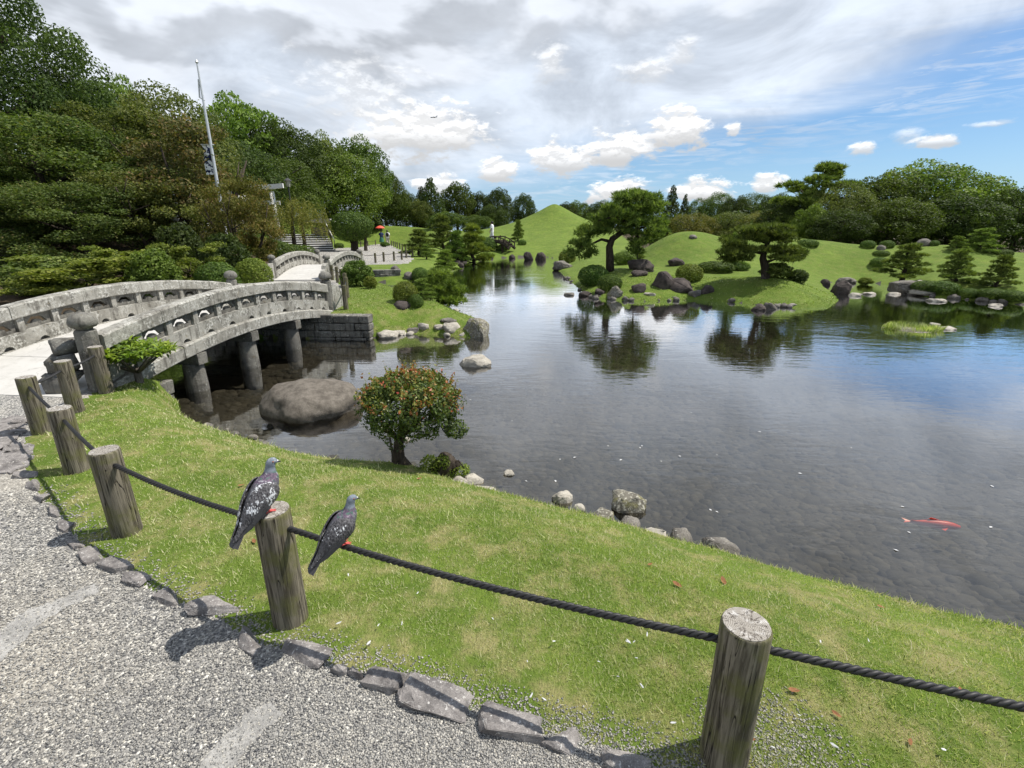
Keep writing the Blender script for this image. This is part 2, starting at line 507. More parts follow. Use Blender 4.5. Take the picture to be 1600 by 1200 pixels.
def water_mat():
    m, w = new_mat('pond_water')
    p = geoco(w)
    sp = w.n('ShaderNodeSeparateXYZ'); w.put(sp.inputs[0], p)
    warp = w.vm('ADD', p, w.vm('SCALE', w.noise(p, .5, 3, col=True), .6))
    a = w.noise(w.mapping(warp, sc=(.55, 1.5, 1), rot=(0, 0, .25)), 3.2, 3, .5)
    b = w.noise(w.mapping(warp, sc=(.5, 1.6, 1), rot=(0, 0, -.22)), 9.0, 3, .55)
    calm = w.ramp(w.noise(w.mapping(p, sc=(.7, 1, 1)), .28, 3, .5), .35, .68, .3, 1.0)
    h = w.m('MULTIPLY', w.m('ADD', w.m('MULTIPLY', a, 1.0), w.m('MULTIPLY', b, .42)), calm)
    nrm = w.bump(h, .11, .05)
    fr = w.n('ShaderNodeFresnel'); fr.inputs['IOR'].default_value = 1.33; w.put(fr.inputs['Normal'], nrm)
    gl = w.n('ShaderNodeBsdfGlossy'); gl.inputs['Roughness'].default_value = .02; w.put(gl.inputs['Normal'], nrm)
    gl.inputs['Color'].default_value = (.97, .98, 1, 1)
    tr = w.n('ShaderNodeBsdfTransparent'); tr.inputs['Color'].default_value = (.70, .68, .61, 1)
    ms = w.n('ShaderNodeMixShader'); w.put(ms.inputs[0], w.m('MULTIPLY', fr.outputs[0], 2.25, clamp=True))
    w.t.links.new(tr.outputs[0], ms.inputs[1]); w.t.links.new(gl.outputs[0], ms.inputs[2])
    o = w.n('ShaderNodeOutputMaterial'); w.t.links.new(ms.outputs[0], o.inputs[0])
    return m
M['water'] = water_mat()

def bark_mat(name, a, b_, sc=1.0):
    m, w = new_mat(name)
    co = objco(w)
    n = w.noise(w.mapping(co, sc=(6 * sc, 6 * sc, 1.5 * sc)), 5, 6, .65)
    finish(w, w.mix(w.ramp(n, .3, .7), a, b_), .92, w.bump(n, .8, .03), .15)
    return m
M['bark'] = bark_mat('dark_bark', (.022, .017, .013), (.075, .06, .046))
M['bark_grey'] = bark_mat('grey_bark', (.07, .06, .05), (.18, .16, .135))

def post_mat():
    m, w = new_mat('weathered_post')
    co = objco(w)
    gr = w.noise(w.mapping(co, sc=(1, 1, .07)), 60, 7, .65, .8)
    gr2 = w.noise(w.mapping(co, sc=(1, 1, .05)), 150, 4, .7)
    kn = w.noise(co, 6, 4, .6)
    c = w.mix(w.ramp(gr, .33, .66), (.05, .042, .030), (.205, .18, .138))
    c = w.mix(w.m('MULTIPLY', w.ramp(kn, .42, .62), .75), c, (.115, .115, .038))
    ck = w.noise(w.mapping(co, sc=(1, 1, .045)), 22, 3, .5, 1.2)
    crack = w.ramp(w.m('ABSOLUTE', w.m('SUBTRACT', ck, .5)), .011, .002)
    c = w.mix(crack, c, (.02, .016, .012))
    h = w.m('SUBTRACT', w.m('ADD', w.m('MULTIPLY', gr, .5), w.m('MULTIPLY', gr2, .35)), w.m('MULTIPLY', crack, 1.2))
    finish(w, c, .85, w.bump(h, .65, .008), .2)
    return m
def endgrain_mat():
    m, w = new_mat('post_end_grain')
    co = objco(w)
    r = w.vm('LENGTH', w.mapping(co, sc=(1, 1, 0), loc=(.006, -.004, 0)), out=1)
    n = w.noise(co, 30, 5, .65)
    ring = w.m('SINE', w.m('ADD', w.m('MULTIPLY', r, 1300), w.m('MULTIPLY', w.noise(co, 22, 4, .6), 16)))
    c = w.mix(w.ramp(ring, -.6, .8), (.25, .225, .19), (.34, .315, .28))
    c = w.mix(w.ramp(w.noise(co, 45, 5, .7), .5, .70), c, (.52, .50, .47))
    sp = w.n('ShaderNodeSeparateXYZ'); w.put(sp.inputs[0], co)
    rad = w.noise(w.comb(w.m('MULTIPLY', w.m('ARCTAN2', sp.outputs[1], sp.outputs[0]), 1.0), w.m('MULTIPLY', r, 9), w.n('ShaderNodeObjectInfo').outputs['Random']), 2.6, 3, .6)
    crack = w.ramp(w.m('ABSOLUTE', w.m('SUBTRACT', rad, .5)), .028, .008)
    c = w.mix(w.m('MULTIPLY', crack, .9), c, (.06, .048, .04))
    finish(w, c, .9, w.bump(w.m('SUBTRACT', ring, w.m('MULTIPLY', crack, 3)), .4, .003), .15)
    return m
M['post'] = post_mat(); M['endgrain'] = endgrain_mat()
M['rope'] = plain('black_rope', (.016, .0155, .0155), .55, .4, .3, 200)
M['iron'] = plain('dark_metal', (.03, .03, .03), .5, .5)

L = {}
L['broad'] = leaf_mat('broadleaf', (.034, .054, .013), (.072, .105, .023), (.135, .175, .04))
L['dark'] = leaf_mat('evergreen', (.022, .036, .011), (.048, .07, .019), (.09, .118, .032))
L['bright'] = leaf_mat('bright_leaf', (.06, .095, .018), (.115, .165, .032), (.19, .24, .055))
L['olive'] = leaf_mat('olive_leaf', (.05, .07, .018), (.105, .13, .034), (.185, .195, .058))
L['russet'] = leaf_mat('russet_leaf', (.05, .06, .02), (.10, .105, .035), (.165, .145, .055), extra=(.20, .135, .055))
L['yellow'] = leaf_mat('yellowing_leaf', (.07, .08, .018), (.14, .145, .034), (.23, .20, .055), extra=(.25, .185, .055))
L['pine'] = leaf_mat('pine_needle', (.05, .08, .018), (.12, .165, .036), (.23, .28, .065), trans=.25)
L['pine_bright'] = leaf_mat('young_pine_needle', (.06, .095, .018), (.145, .20, .036), (.26, .33, .065), trans=.25)
L['clip'] = leaf_mat('clipped_leaf', (0.041, 0.073, 0.018), (0.084, 0.131, 0.027), (0.155, 0.206, 0.044))
L['clip_gold'] = leaf_mat('golden_clipped_leaf', (.07, .10, .018), (.14, .175, .03), (.23, .25, .05))
L['dome'] = leaf_mat('dome_leaf', (0.052, 0.078, 0.017), (0.104, 0.144, 0.030), (0.181, 0.216, 0.050))
L['maple'] = leaf_mat('maple_leaf', (.036, .062, .018), (.08, .112, .03), (.15, .18, .052), extra=(.18, .15, .06))
L['grass'] = leaf_mat('grass_blade', (.15, .20, .05), (.26, .335, .085), (.40, .47, .165), trans=.35, extra=(.64, .58, .40), objvar=0)
L['photinia'] = leaf_mat('photinia_leaf', (.038, .068, .018), (.10, .14, .03), (.22, .22, .05), trans=.3, rough=.45, spec=.35, extra=(.46, .085, .06), objvar=0)
L['glossy'] = leaf_mat('glossy_leaf', (.07, .125, .015), (.145, .225, .025), (.27, .34, .045), trans=.25, rough=.4, spec=.45, objvar=0)

# ------------------------------------------------------------------ the lie of the land
POND = [(14, -4), (7, .2), (4.2, 1.3)]
for p in [(1600, 988), (1450, 955), (1330, 922), (1200, 888), (1130, 866), (1060, 848), (1000, 830), (930, 810), (860, 794), (780, 772), (720, 758), (690, 745),
          (650, 730), (600, 728), (540, 726), (480, 716), (420, 700), (340, 678), (300, 664), (284, 648), (276, 625)]:
    POND.append(G(*p, WATER)[:2])
POND += [(-4.3, 5.75), (-6.5, 5.75), (-10, 6.2), (-11, 8), (-9, 9.2), (-6.2, 9.6), (-3.84, 9.5)]
for p in [(582, 529), (640, 522), (690, 524), (735, 528), (762, 522), (748, 502), (715, 490), (700, 480), (680, 467), (650, 459), (615, 453)]:
    POND.append(G(*p, WATER)[:2])
POND += [(-5.6, 18.2), (-8.5, 17.9), (-12, 18.3), (-12, 20.6), (-8.5, 21), (-6, 20.6)]
for p in [(640, 441), (690, 431), (720, 419), (714, 411), (725, 405.5), (800, 402.5), (850, 401.5), (868, 404), (862, 412), (868, 420), (882, 432), (900, 448),
          (925, 466), (1000, 472), (1080, 469), (1150, 473), (1200, 479), (1250, 482), (1298, 480), (1312, 470), (1302, 458), (1285, 447), (1300, 441), (1340, 439),
          (1385, 445), (1410, 459), (1450, 464), (1520, 469), (1600, 477)]:
    POND.append(G(*p, WATER)[:2])
POND += [(20, 14.2), (32, 14), (60, 12), (60, -12)]
POND = np.array(POND)
KERB_PX = [(1075, 1212), (1000, 1190), (930, 1168), (850, 1146), (770, 1120), (690, 1092), (600, 1066), (540, 1050), (470, 1022), (390, 1000), (335, 960), (262, 935),
           (180, 886), (140, 868), (110, 826), (80, 790), (45, 755), (34, 715), (40, 685), (62, 672), (112, 638), (150, 609)]
KERB = [G(*p)[:2] for p in KERB_PX]
PATH_NEAR = np.array(KERB + [(-4.6, 5.45), (-6.5, 5.5), (-9, 5.4), (-16, 4), (-16, -6), (1.5, -6)])
PATH_MID = np.array([(-5.75, 9.7), (-3.72, 9.7), (-4.2, 12.5), (-6.2, 17.4), (-8.3, 17.4), (-7.2, 12)])
PATH_FAR = np.array([(-8.7, 21.6), (-6.5, 21.6)] + [G(*p)[:2] for p in [(575, 413), (638, 412), (646, 405), (640, 398), (614, 385), (606, 381), (592, 381), (560, 386), (520, 388), (480, 391), (462, 400)]])

def inside(P, poly):
    x, y = P[:, 0], P[:, 1]; r = np.zeros(len(P), bool); n = len(poly); j = n - 1
    for i in range(n):
        xi, yi = poly[i]; xj, yj = poly[j]
        if yi != yj:
            r ^= ((yi > y) != (yj > y)) & (x < (xj - xi) * (y - yi) / (yj - yi) + xi)
        j = i
    return r
def edge_dist(P, poly, closed=True):
    d = np.full(len(P), 1e9); n = len(poly)
    for i in range(n if closed else n - 1):
        a = np.asarray(poly[i]); b = np.asarray(poly[(i + 1) % n]); ab = b - a
        t = np.clip(((P - a) @ ab) / max(ab @ ab, 1e-9), 0, 1)
        d = np.minimum(d, np.hypot(*(P - a - t[:, None] * ab).T))
    return d
def sstep(x, a, b):
    t = np.clip((x - a) / (b - a), 0, 1); return t * t * (3 - 2 * t)
def gau(P, c, sx, sy):
    return np.exp(-((P[:, 0] - c[0]) / sx) ** 2 - ((P[:, 1] - c[1]) / sy) ** 2)
CONE = (4.75, 58.0)
def land(P):
    """height of ground or pond bed, signed distance to the shore (land positive)"""
    P = np.asarray(P, float)[:, :2]
    sd = edge_dist(P, POND); sd = np.where(inside(P, POND), -sd, sd)
    P3 = np.c_[P, np.zeros(len(P))]
    bw = 1.15 + .9 * sstep(P[:, 1], 8, 16)
    for c in ((-5.2, 5.4), (-4.9, 10.0), (-7.2, 17.3), (-7.6, 22.0)):
        bw = bw * (1 - .86 * np.exp(-((P[:, 0] - c[0]) ** 2 + (P[:, 1] - c[1]) ** 2) / 2.4 ** 2))
    h = -.475 + .11 * sstep(sd, 0, .16) + .365 * sstep(sd, -.1, bw)
    hill = 1.75 * gau(P, CONE, 12, 11)
    r = np.sqrt((P[:, 0] - CONE[0]) ** 2 + (P[:, 1] - CONE[1]) ** 2 + .06)
    hill += 2.7 * np.exp(-(r / 3.5) ** 1.15)
    hill += 1.35 * gau(P, (8.4, 25), 2.5, 2.6) + 1.5 * gau(P, (14.2, 23.5), 2.9, 2.9) + .78 * gau(P, (20, 25.5), 9.5, 5) + .4 * gau(P, (19.5, 22.5), 2.2, 1.8) + .3 * gau(P, (11, 20.5), 3, 2) + .45 * gau(P, (11.4, 27), 2, 2)
    hill += 2.3 * gau(P, (-17, 66), 9, 9) + 6.5 * gau(P, (-40, 50), 17, 20) + 1.6 * gau(P, (-25, 24), 9, 9) + 1.3 * gau(P, (-12, 88), 16, 12)
    hill += .5 * gau(P, (6, 75), 60, 20)
    hill = hill * sstep(np.where(inside(P, PATH_FAR), 0, edge_dist(P, PATH_FAR)), .5, 9)
    isl = .26 * gau(P, (3.6, 19), 1.8, 2.2) + .2 * gau(P, (8.2, 15.6), 2.4, 1.3) + .12 * gau(P, (-2.4, 11.6), 1.6, 1.4) + .12 * gau(P, (14, 17), 3, 2)
    h = h + hill * sstep(sd, .2, 6) + isl * sstep(sd, .0, 1.2)
    flat = inside(P, PATH_NEAR) | inside(P, PATH_MID)
    h = np.where(flat & (sd > .2), 0.0, h)
    h = h + np.where(flat, 0, 1) * (.012 * sines(P3, 3, 3, .35) * sstep(sd, 0, .8) + .03 * sines(P3, 4, 2, .06) * sstep(P[:, 1], 20, 40))
    bed = -.475 - .12 * sstep(-sd, 0, .35) - .32 * sstep(-sd, .2, 2.6) + .03 * sines(P3, 9, 3, .3)
    return np.where(sd > 0, h, bed), sd
def zland(x, y):
    return float(land(np.array([[x, y]]))[0][0])
def ground_at(px, py):
    """first place where the view through a pixel meets land or water"""
    u, f, up = ray(px, py)
    D = np.exp(np.linspace(math.log(.8), math.log(140), 900))
    P = np.c_[u / f * D, D]; zr = CAM_H + up / f * D
    h, sd = land(P); h = np.maximum(h, WATER)
    k = np.argmax(zr < h) if (zr < h).any() else len(D) - 1
    return (float(P[k, 0]), float(P[k, 1]), float(h[k]))

def polar(a0, a1, na, rr):
    A = np.radians(np.linspace(a0, a1, na)); Rg, Ag = np.meshgrid(rr, A, indexing='ij')
    P = np.c_[(Rg * np.sin(Ag)).ravel(), (Rg * np.cos(Ag)).ravel()]
    nr = len(rr); i = np.arange(nr - 1)[:, None] * na + np.arange(na - 1)[None, :]; i = i.ravel()
    return P, np.c_[i, i + 1, i + na + 1, i + na]
def radii(r0, r1, q):
    n = int(math.log(r1 / r0) / math.log(1 + q)) + 1
    return np.exp(np.linspace(math.log(r0), math.log(r1), n))
rr_f = np.r_[radii(.45, 24, .0145), radii(24, 130, .022)[1:], radii(130, 1500, .25)[1:]]
rr_c = np.r_[radii(.45, 30, .12), radii(30, 1500, .3)[1:]]
pieces = []
P1, F1 = polar(-64, 64, 480, rr_f)
P2, F2 = polar(64, 296, 60, rr_c)
a = np.linspace(0, 2 * math.pi, 24, endpoint=False)
P3_ = np.c_[.45 * np.sin(a), .45 * np.cos(a)]
def terrain():
    Vs, Fs, off = [], [], 0
    for P, F in ((P1, F1), (P2, F2)):
        Vs.append(P); Fs.append(F + off); off += len(P)
    disc = np.r_[[[0, 0]], np.c_[.46 * np.sin(a), .46 * np.cos(a)]]
    P = np.concatenate(Vs); F = np.concatenate(Fs)
    h, sd = land(P)
    ctr = P[F].mean(1)
    fs = sd[F].mean(1)
    pond_f = fs < -.02
    path_f = (inside(ctr, PATH_NEAR) | inside(ctr, PATH_MID) | inside(ctr, PATH_FAR)) & ~pond_f
    V = np.c_[P, h]
    wood = sstep(-P[:, 0] - .25 * P[:, 1], 3.9, 5.6) * sstep(P[:, 1], 6.5, 9.5) * (1 - sstep(P[:, 1], 30, 40))
    wood = np.maximum(wood, sstep(-P[:, 0] - .42 * P[:, 1], 3.5, 8) * sstep(P[:, 1], 28, 36))
    wood = np.maximum(wood, sstep(P[:, 1] - 28.5, 0, 3) * sstep(P[:, 0], 9, 13))
    wood = np.maximum(wood, sstep(P[:, 1], 72, 80))
    def sub(mask, name, mat, kind, lift=0.0, label=None):
        f = F[mask]; idx, inv = np.unique(f, return_inverse=True)
        v = V[idx].copy(); v[:, 2] += lift
        me = fast_mesh(name, v, inv.reshape(f.shape), attr=wood[idx], smooth=True)
        o = link(name, me, mat); tag(o, label, None, None, kind); return o
    sub(~pond_f & ~path_f, 'ground', M['ground'], 'structure', 0, 'green lawn banks and low grassy hills around the pond')
    sub(pond_f, 'pond_bed', M['bed'], 'structure', 0, 'dark pebbly bed of the shallow pond')
    sub(path_f, 'path', M['gravel'], 'structure', 0, 'pale grey gravel path beside the rope fence')
    f = np.array([[0, i + 1, (i + 1) % 24 + 1] for i in range(24)])
    o = link('path', fast_mesh('path', np.c_[disc, np.full(len(disc), -.002)], f, attr=np.zeros(len(disc))), M['gravel'])
    tag(o, 'gravel underfoot where the photographer stands', None, None, 'structure')
terrain()
wm = MB(); wm.add([(-14, -12, WATER), (60, -12, WATER), (60, 44, WATER), (-14, 44, WATER)], [(0, 1, 2, 3)])
tag(wm.build('water', M['water']), 'clear shallow pond water mirroring trees and clouds', None, None, 'structure')

# gravel grains and pond pebbles as real geometry
def octa_cloud(C, S, seed, tint):
    rg = np.random.default_rng(seed); n = len(C)
    base = np.array([[1, 0, 0], [0, 1, 0], [-1, 0, 0], [0, -1, 0], [0, 0, .75], [0, 0, -.6]], float)
    th = rg.uniform(0, 6.28, n); co, si = np.cos(th), np.sin(th)
    B = base[None] * (1 + rg.uniform(-.35, .35, (n, 6, 3))) * S[:, None, :]
    X = B[:, :, 0] * co[:, None] - B[:, :, 1] * si[:, None]; Y = B[:, :, 0] * si[:, None] + B[:, :, 1] * co[:, None]
    V = np.stack([X, Y, B[:, :, 2] + .3 * X * rg.uniform(-1, 1, (n, 1))], 2) + C[:, None]
    f = np.array([[0, 1, 4], [1, 2, 4], [2, 3, 4], [3, 0, 4], [1, 0, 5], [2, 1, 5], [3, 2, 5], [0, 3, 5]])
    F = (f[None] + 6 * np.arange(n)[:, None, None]).reshape(-1, 3)
    return V.reshape(-1, 3), F, np.repeat(tint, 6)
rg = np.random.default_rng(5)
A_ = rg.uniform(-62, 58, 215000); Q_ = np.exp(rg.uniform(math.log(.75), math.log(4.2), 215000))
P = np.c_[Q_ * np.sin(np.radians(A_)), Q_ * np.cos(np.radians(A_))]
ok = inside(P, PATH_NEAR); kd = edge_dist(P, KERB, False)
spill = (~ok) & (kd < .16 * rg.uniform(0, 1, len(P)) ** 1.6 + .0) 
bare = (~ok) & (np.hypot(P[:, 0] - .85, P[:, 1] - 1.12) < .30 * rg.uniform(0, 1, len(P)) ** .8)
ok = ok | spill | bare
P, Q_ = P[ok], Q_[ok]
h, sd = land(P)
s = rg.uniform(.0023, .0047, len(P)) * np.clip(.75 + .22 * Q_, .8, 1.7)
S3 = np.c_[s * rg.uniform(.9, 1.5, len(P)), s, s * rg.uniform(.6, .9, len(P))]
tn = np.clip(rg.normal(.46, .15, len(P)) + .10 * sines(np.c_[P, 0 * P[:, 0]], 33, 4, .5), 0, 1)
V, F, t = octa_cloud(np.c_[P, h + s * .35], S3, 6, tn)
tag(link('gravel_grains', fast_mesh('gravel_grains', V, F, t), M['grain']), 'loose grey and cream gravel grains on the path', None, None, 'stuff')
A_ = rg.uniform(-58, 64, 26000); Q_ = np.exp(rg.uniform(math.log(1.9), math.log(16), 26000))
P = np.c_[Q_ * np.sin(np.radians(A_)), Q_ * np.cos(np.radians(A_))]
h, sd = land(P); ok = sd < -.03; P, h, Q_ = P[ok], h[ok], Q_[ok]
s = rg.gamma(3.0, .0075, len(P)) * np.clip(.7 + .09 * Q_, .7, 1.6) + .008
# rounded pebbles: two stacked rings
def pebble_cloud(C, S, seed, tint):
    rg = np.random.default_rng(seed); n = len(C); k = 7
    th = np.linspace(0, 2 * math.pi, k, endpoint=False)
    ring = np.c_[np.cos(th), np.sin(th)]
    base = np.r_[np.c_[ring, np.full(k, -.1)], np.c_[ring * .72, np.full(k, .48)], [[0, 0, .66]]]
    B = base[None] * S[:, None, :] * (1 + rg.uniform(-.14, .14, (n, 2 * k + 1, 1)))
    r = rg.uniform(0, 6.28, n); co, si = np.cos(r)[:, None], np.sin(r)[:, None]
    V = np.stack([B[:, :, 0] * co - B[:, :, 1] * si, B[:, :, 0] * si + B[:, :, 1] * co, B[:, :, 2]], 2) + C[:, None]
    f = []
    for i in range(k):
        j = (i + 1) % k
        f += [(i, j, k + j), (i, k + j, k + i), (k + i, k + j, 2 * k)]
    F = (np.array(f)[None] + (2 * k + 1) * np.arange(n)[:, None, None]).reshape(-1, 3)
    return V.reshape(-1, 3), F, np.repeat(tint, 2 * k + 1)
S3 = np.c_[s * rg.uniform(1, 1.5, len(P)), s, s * rg.uniform(.5, .85, len(P))]
V, F, t = pebble_cloud(np.c_[P, h], S3, 7, rg.uniform(0, 1, len(P)) ** 1.4)
tag(link('pond_pebbles', fast_mesh('pond_pebbles', V, F, t, True), M['pebble']), 'dark rounded pebbles covering the shallow pond bed', None, None, 'stuff')

# short lawn grass
def blades(P, z, hgt, wid, tint, seed, lean=.6):
    rg = np.random.default_rng(seed); n = len(P)
    th = rg.uniform(0, 6.28, n); ax = np.c_[np.cos(th), np.sin(th)] * wid[:, None] * .5
    lt = rg.uniform(0, 6.28, n); ln = np.c_[np.cos(lt), np.sin(lt)] * (hgt * rg.uniform(.1, lean * 1.6, n))[:, None]
    V = np.zeros((n, 3, 3))
    V[:, 0, :2] = P - ax; V[:, 1, :2] = P + ax; V[:, 2, :2] = P + ln
    V[:, 0, 2] = z - .004; V[:, 1, 2] = z - .004; V[:, 2, 2] = z + hgt
    return V.reshape(-1, 3), np.arange(3 * n).reshape(-1, 3), np.repeat(tint, 3)
N = 620000
A_ = rg.uniform(-60, 62, N); Q_ = np.exp(rg.uniform(math.log(1.0), math.log(19), N))
P = np.c_[Q_ * np.sin(np.radians(A_)), Q_ * np.cos(np.radians(A_))]
pre = ~inside(P, PATH_NEAR) & ~inside(P, PATH_MID) & ~inside(P, POND)
P, Q_ = P[pre], Q_[pre]
h, sd = land(P)
kd = edge_dist(P, KERB, False)
P3 = np.c_[P, 0 * h]
patch = sines(P3, 21, 4, .55, .6) + .6 * sines(P3, 22, 4, 2.2, .7) + .35 * sines(P3, 23, 3, 9.0, .7)
bare = np.hypot(P[:, 0] + .95, (P[:, 1] - 3.72) * 1.6) < .42
dens = np.clip(.95 - .55 * sstep(patch, .25, 1.0) - .75 * (1 - sstep(kd, .02, .30)) , .05, 1) * np.where(bare, .12, 1)
ok = (rg.uniform(0, 1, len(P)) < dens) & (sd > -.01) & ((P[:, 0] > -6.3) | (P[:, 1] < 5))
P, Q_, h, sd, patch, kd = P[ok], Q_[ok], h[ok], sd[ok], patch[ok], kd[ok]
hg = rg.gamma(5.0, .0022, len(P)).clip(.005, .034) * (1 + 1.1 * np.exp(-(sd / .16) ** 2)) * np.clip(.9 + .05 * Q_, .9, 1.5) * np.clip(1.1 - .3 * patch, .6, 1.4)
wd = np.maximum(.0028, .0017 * Q_) * rg.uniform(.7, 1.3, len(P))
straw = rg.uniform(0, 1, len(P)) < np.clip(.30 + .46 * sstep(patch, -.3, .7) + .35 * (1 - sstep(kd, .02, .3)), 0, .75) * (1 - .8 * sstep(P[:, 1], 6, 12))
ti = np.where(straw, rg.uniform(1.15, 1.5, len(P)), np.clip(rg.normal(.5, .22, len(P)) + .12 * np.sign(-patch) * np.minimum(np.abs(patch), 1), 0, 1) - .3 * sstep(P[:, 1], 6, 12))
V, F, t = blades(P, h, hg, wd, ti, 8, 1.0)
tag(link('grass', fast_mesh('grass', V, F, t), L['grass']), 'short sunlit lawn grass with straw patches by the pond', None, None, 'stuff')
# ------------------------------------------------------------------ stones
def ico(sub):
    bm = bmesh.new(); bmesh.ops.create_icosphere(bm, subdivisions=sub, radius=1.0)
    V = np.array([v.co[:] for v in bm.verts]); F = np.array([[v.index for v in f.verts] for f in bm.faces]); bm.free()
    return V, F
ICO = {k: ico(k) for k in (2, 3, 4)}
def rock_mesh(size, seed, rough=.22, sub=3, flat=.0, facet=0.0, boxy=1.0):
    V, F = ICO[sub]; V = V.copy(); rg = np.random.default_rng(seed)
    if boxy < 1: V = np.sign(V) * np.abs(V) ** boxy
    d = sines(V, seed, 2, .35) * rough * 1.5 + sines(V, seed + 50, 4, .9, .55) * rough * .7
    V = V * (1 + d)[:, None]
    for k in range(int(facet)):                       # planes chipped off
        nrm = rg.normal(size=3); nrm /= np.linalg.norm(nrm); nrm[2] = abs(nrm[2]) * .7
        lim = rg.uniform(.5, .8); t = V @ nrm
        V -= np.outer(np.maximum(t - lim, 0) * .92, nrm)
    if flat: V[:, 2] = np.where(V[:, 2] > 0, V[:, 2] * (1 - flat), V[:, 2])
    V += (sines(V, seed + 9, 2, 3.0) * rough * .10)[:, None] * V
    V *= np.array(size) * .5
    return fast_mesh('rock', V, F, smooth=(facet == 0))
def hull_rock(size, seed, n=16, bevel=.05, chip=.02):
    """angular broken stone: hull of scattered points with worn edges"""
    rg = np.random.default_rng(seed); P = rg.normal(size=(n, 3)); P /= np.linalg.norm(P, axis=1, keepdims=True)
    P = np.sign(P) * np.abs(P) ** (.5 if n < 17 else .85); P *= rg.uniform(.84, 1.0, (n, 1))
    bm = bmesh.new()
    for p in P: bm.verts.new(p)
    bmesh.ops.convex_hull(bm, input=bm.verts[:])
    bmesh.ops.delete(bm, geom=[v for v in bm.verts if not v.link_faces], context='VERTS')
    bmesh.ops.dissolve_limit(bm, angle_limit=.2, verts=bm.verts[:], edges=bm.edges[:])
    bmesh.ops.bevel(bm, geom=bm.edges[:], offset=bevel, segments=2, affect='EDGES', clamp_overlap=True)
    bmesh.ops.triangulate(bm, faces=bm.faces[:])
    long_e = [e for e in bm.edges if e.calc_length() > .35]
    bmesh.ops.subdivide_edges(bm, edges=long_e, cuts=2, use_grid_fill=True)
    bmesh.ops.triangulate(bm, faces=bm.faces[:])
    V = np.array([v.co[:] for v in bm.verts]); F = np.array([[v.index for v in f.verts] for f in bm.faces]); bm.free()
    V = V + (sines(V, seed, 4, .9, .6) * chip * 2.2 + sines(V, seed + 1, 3, 2.6, .6, True) * chip * .9)[:, None] * V
    V *= np.array(size) * .5 / np.abs(V).max(0)
    return fast_mesh('rock', V, F, smooth=True)
def rock(name, loc, size, mat, label, cat='rock', seed=1, sink=.25, rz=0.0, group=None, parent=None, **kw):
    hull = kw.pop('hull', 0)
    me = hull_rock(size, seed, hull, .12, .05) if hull else rock_mesh(size, seed, **kw)
    o = link(name, me, M[mat], parent, (loc[0], loc[1], loc[2] + size[2] * (.5 - sink)), (0, 0, rz))
    if label: tag(o, label, cat, group)
    return o
def rock_px(px, pybase, w, h, mat, label, seed, water=False, name='rock', dz=.0, deep=.9, **kw):
    """stone whose visible foot centre is at a pixel; w, h its width and height there"""
    g = ground_at(px, pybase)
    if pybase > 660 and water: g = G(px, pybase, WATER)
    water = g[2] < WATER + .03
    k = depth(*g) / 760
    W, H = w * k, h * k
    sink = .5 if water else .36
    kw.setdefault('sub', 3)
    vis = max(H / (1 - sink) * (.66 if g[1] < 6 else .8 if g[1] < 12 else .95), W * .25)
    return rock(name, (g[0], g[1] + W * deep * .35, g[2] + dz), (W, W * deep, vis), mat, label, 'rock', seed, sink, **kw)

# ------------------------------------------------------------------ stone bridges
def prism(mb, poly, y0, y1, mi=0):
    """poly: (x, z) outline, extruded from y0 to y1"""
    n = len(poly)
    vs = [(x, y0, z) for x, z in poly] + [(x, y1, z) for x, z in poly]
    mb.add(vs, [tuple(range(n)), tuple(reversed(range(n, 2 * n)))] + [(i, n + i, n + (i + 1) % n, (i + 1) % n) for i in range(n)], mi)
def holed(mb, outer, hole, y0, y1):
    allp = outer + hole
    tris = geometry.tessellate_polygon([[Vector((x, z, 0)) for x, z in outer], [Vector((x, z, 0)) for x, z in hole]])
    n = len(allp)
    vs = [(x, y0, z) for x, z in allp] + [(x, y1, z) for x, z in allp]
    fs = [tuple(t) for t in tris] + [tuple(n + i for i in reversed(t)) for t in tris]
    for st, ln in ((0, len(outer)), (len(outer), len(hole))):
        for i in range(ln):
            a_, b_ = st + i, st + (i + 1) % ln
            fs.append((a_, n + a_, n + b_, b_))
    mb.add(vs, fs)
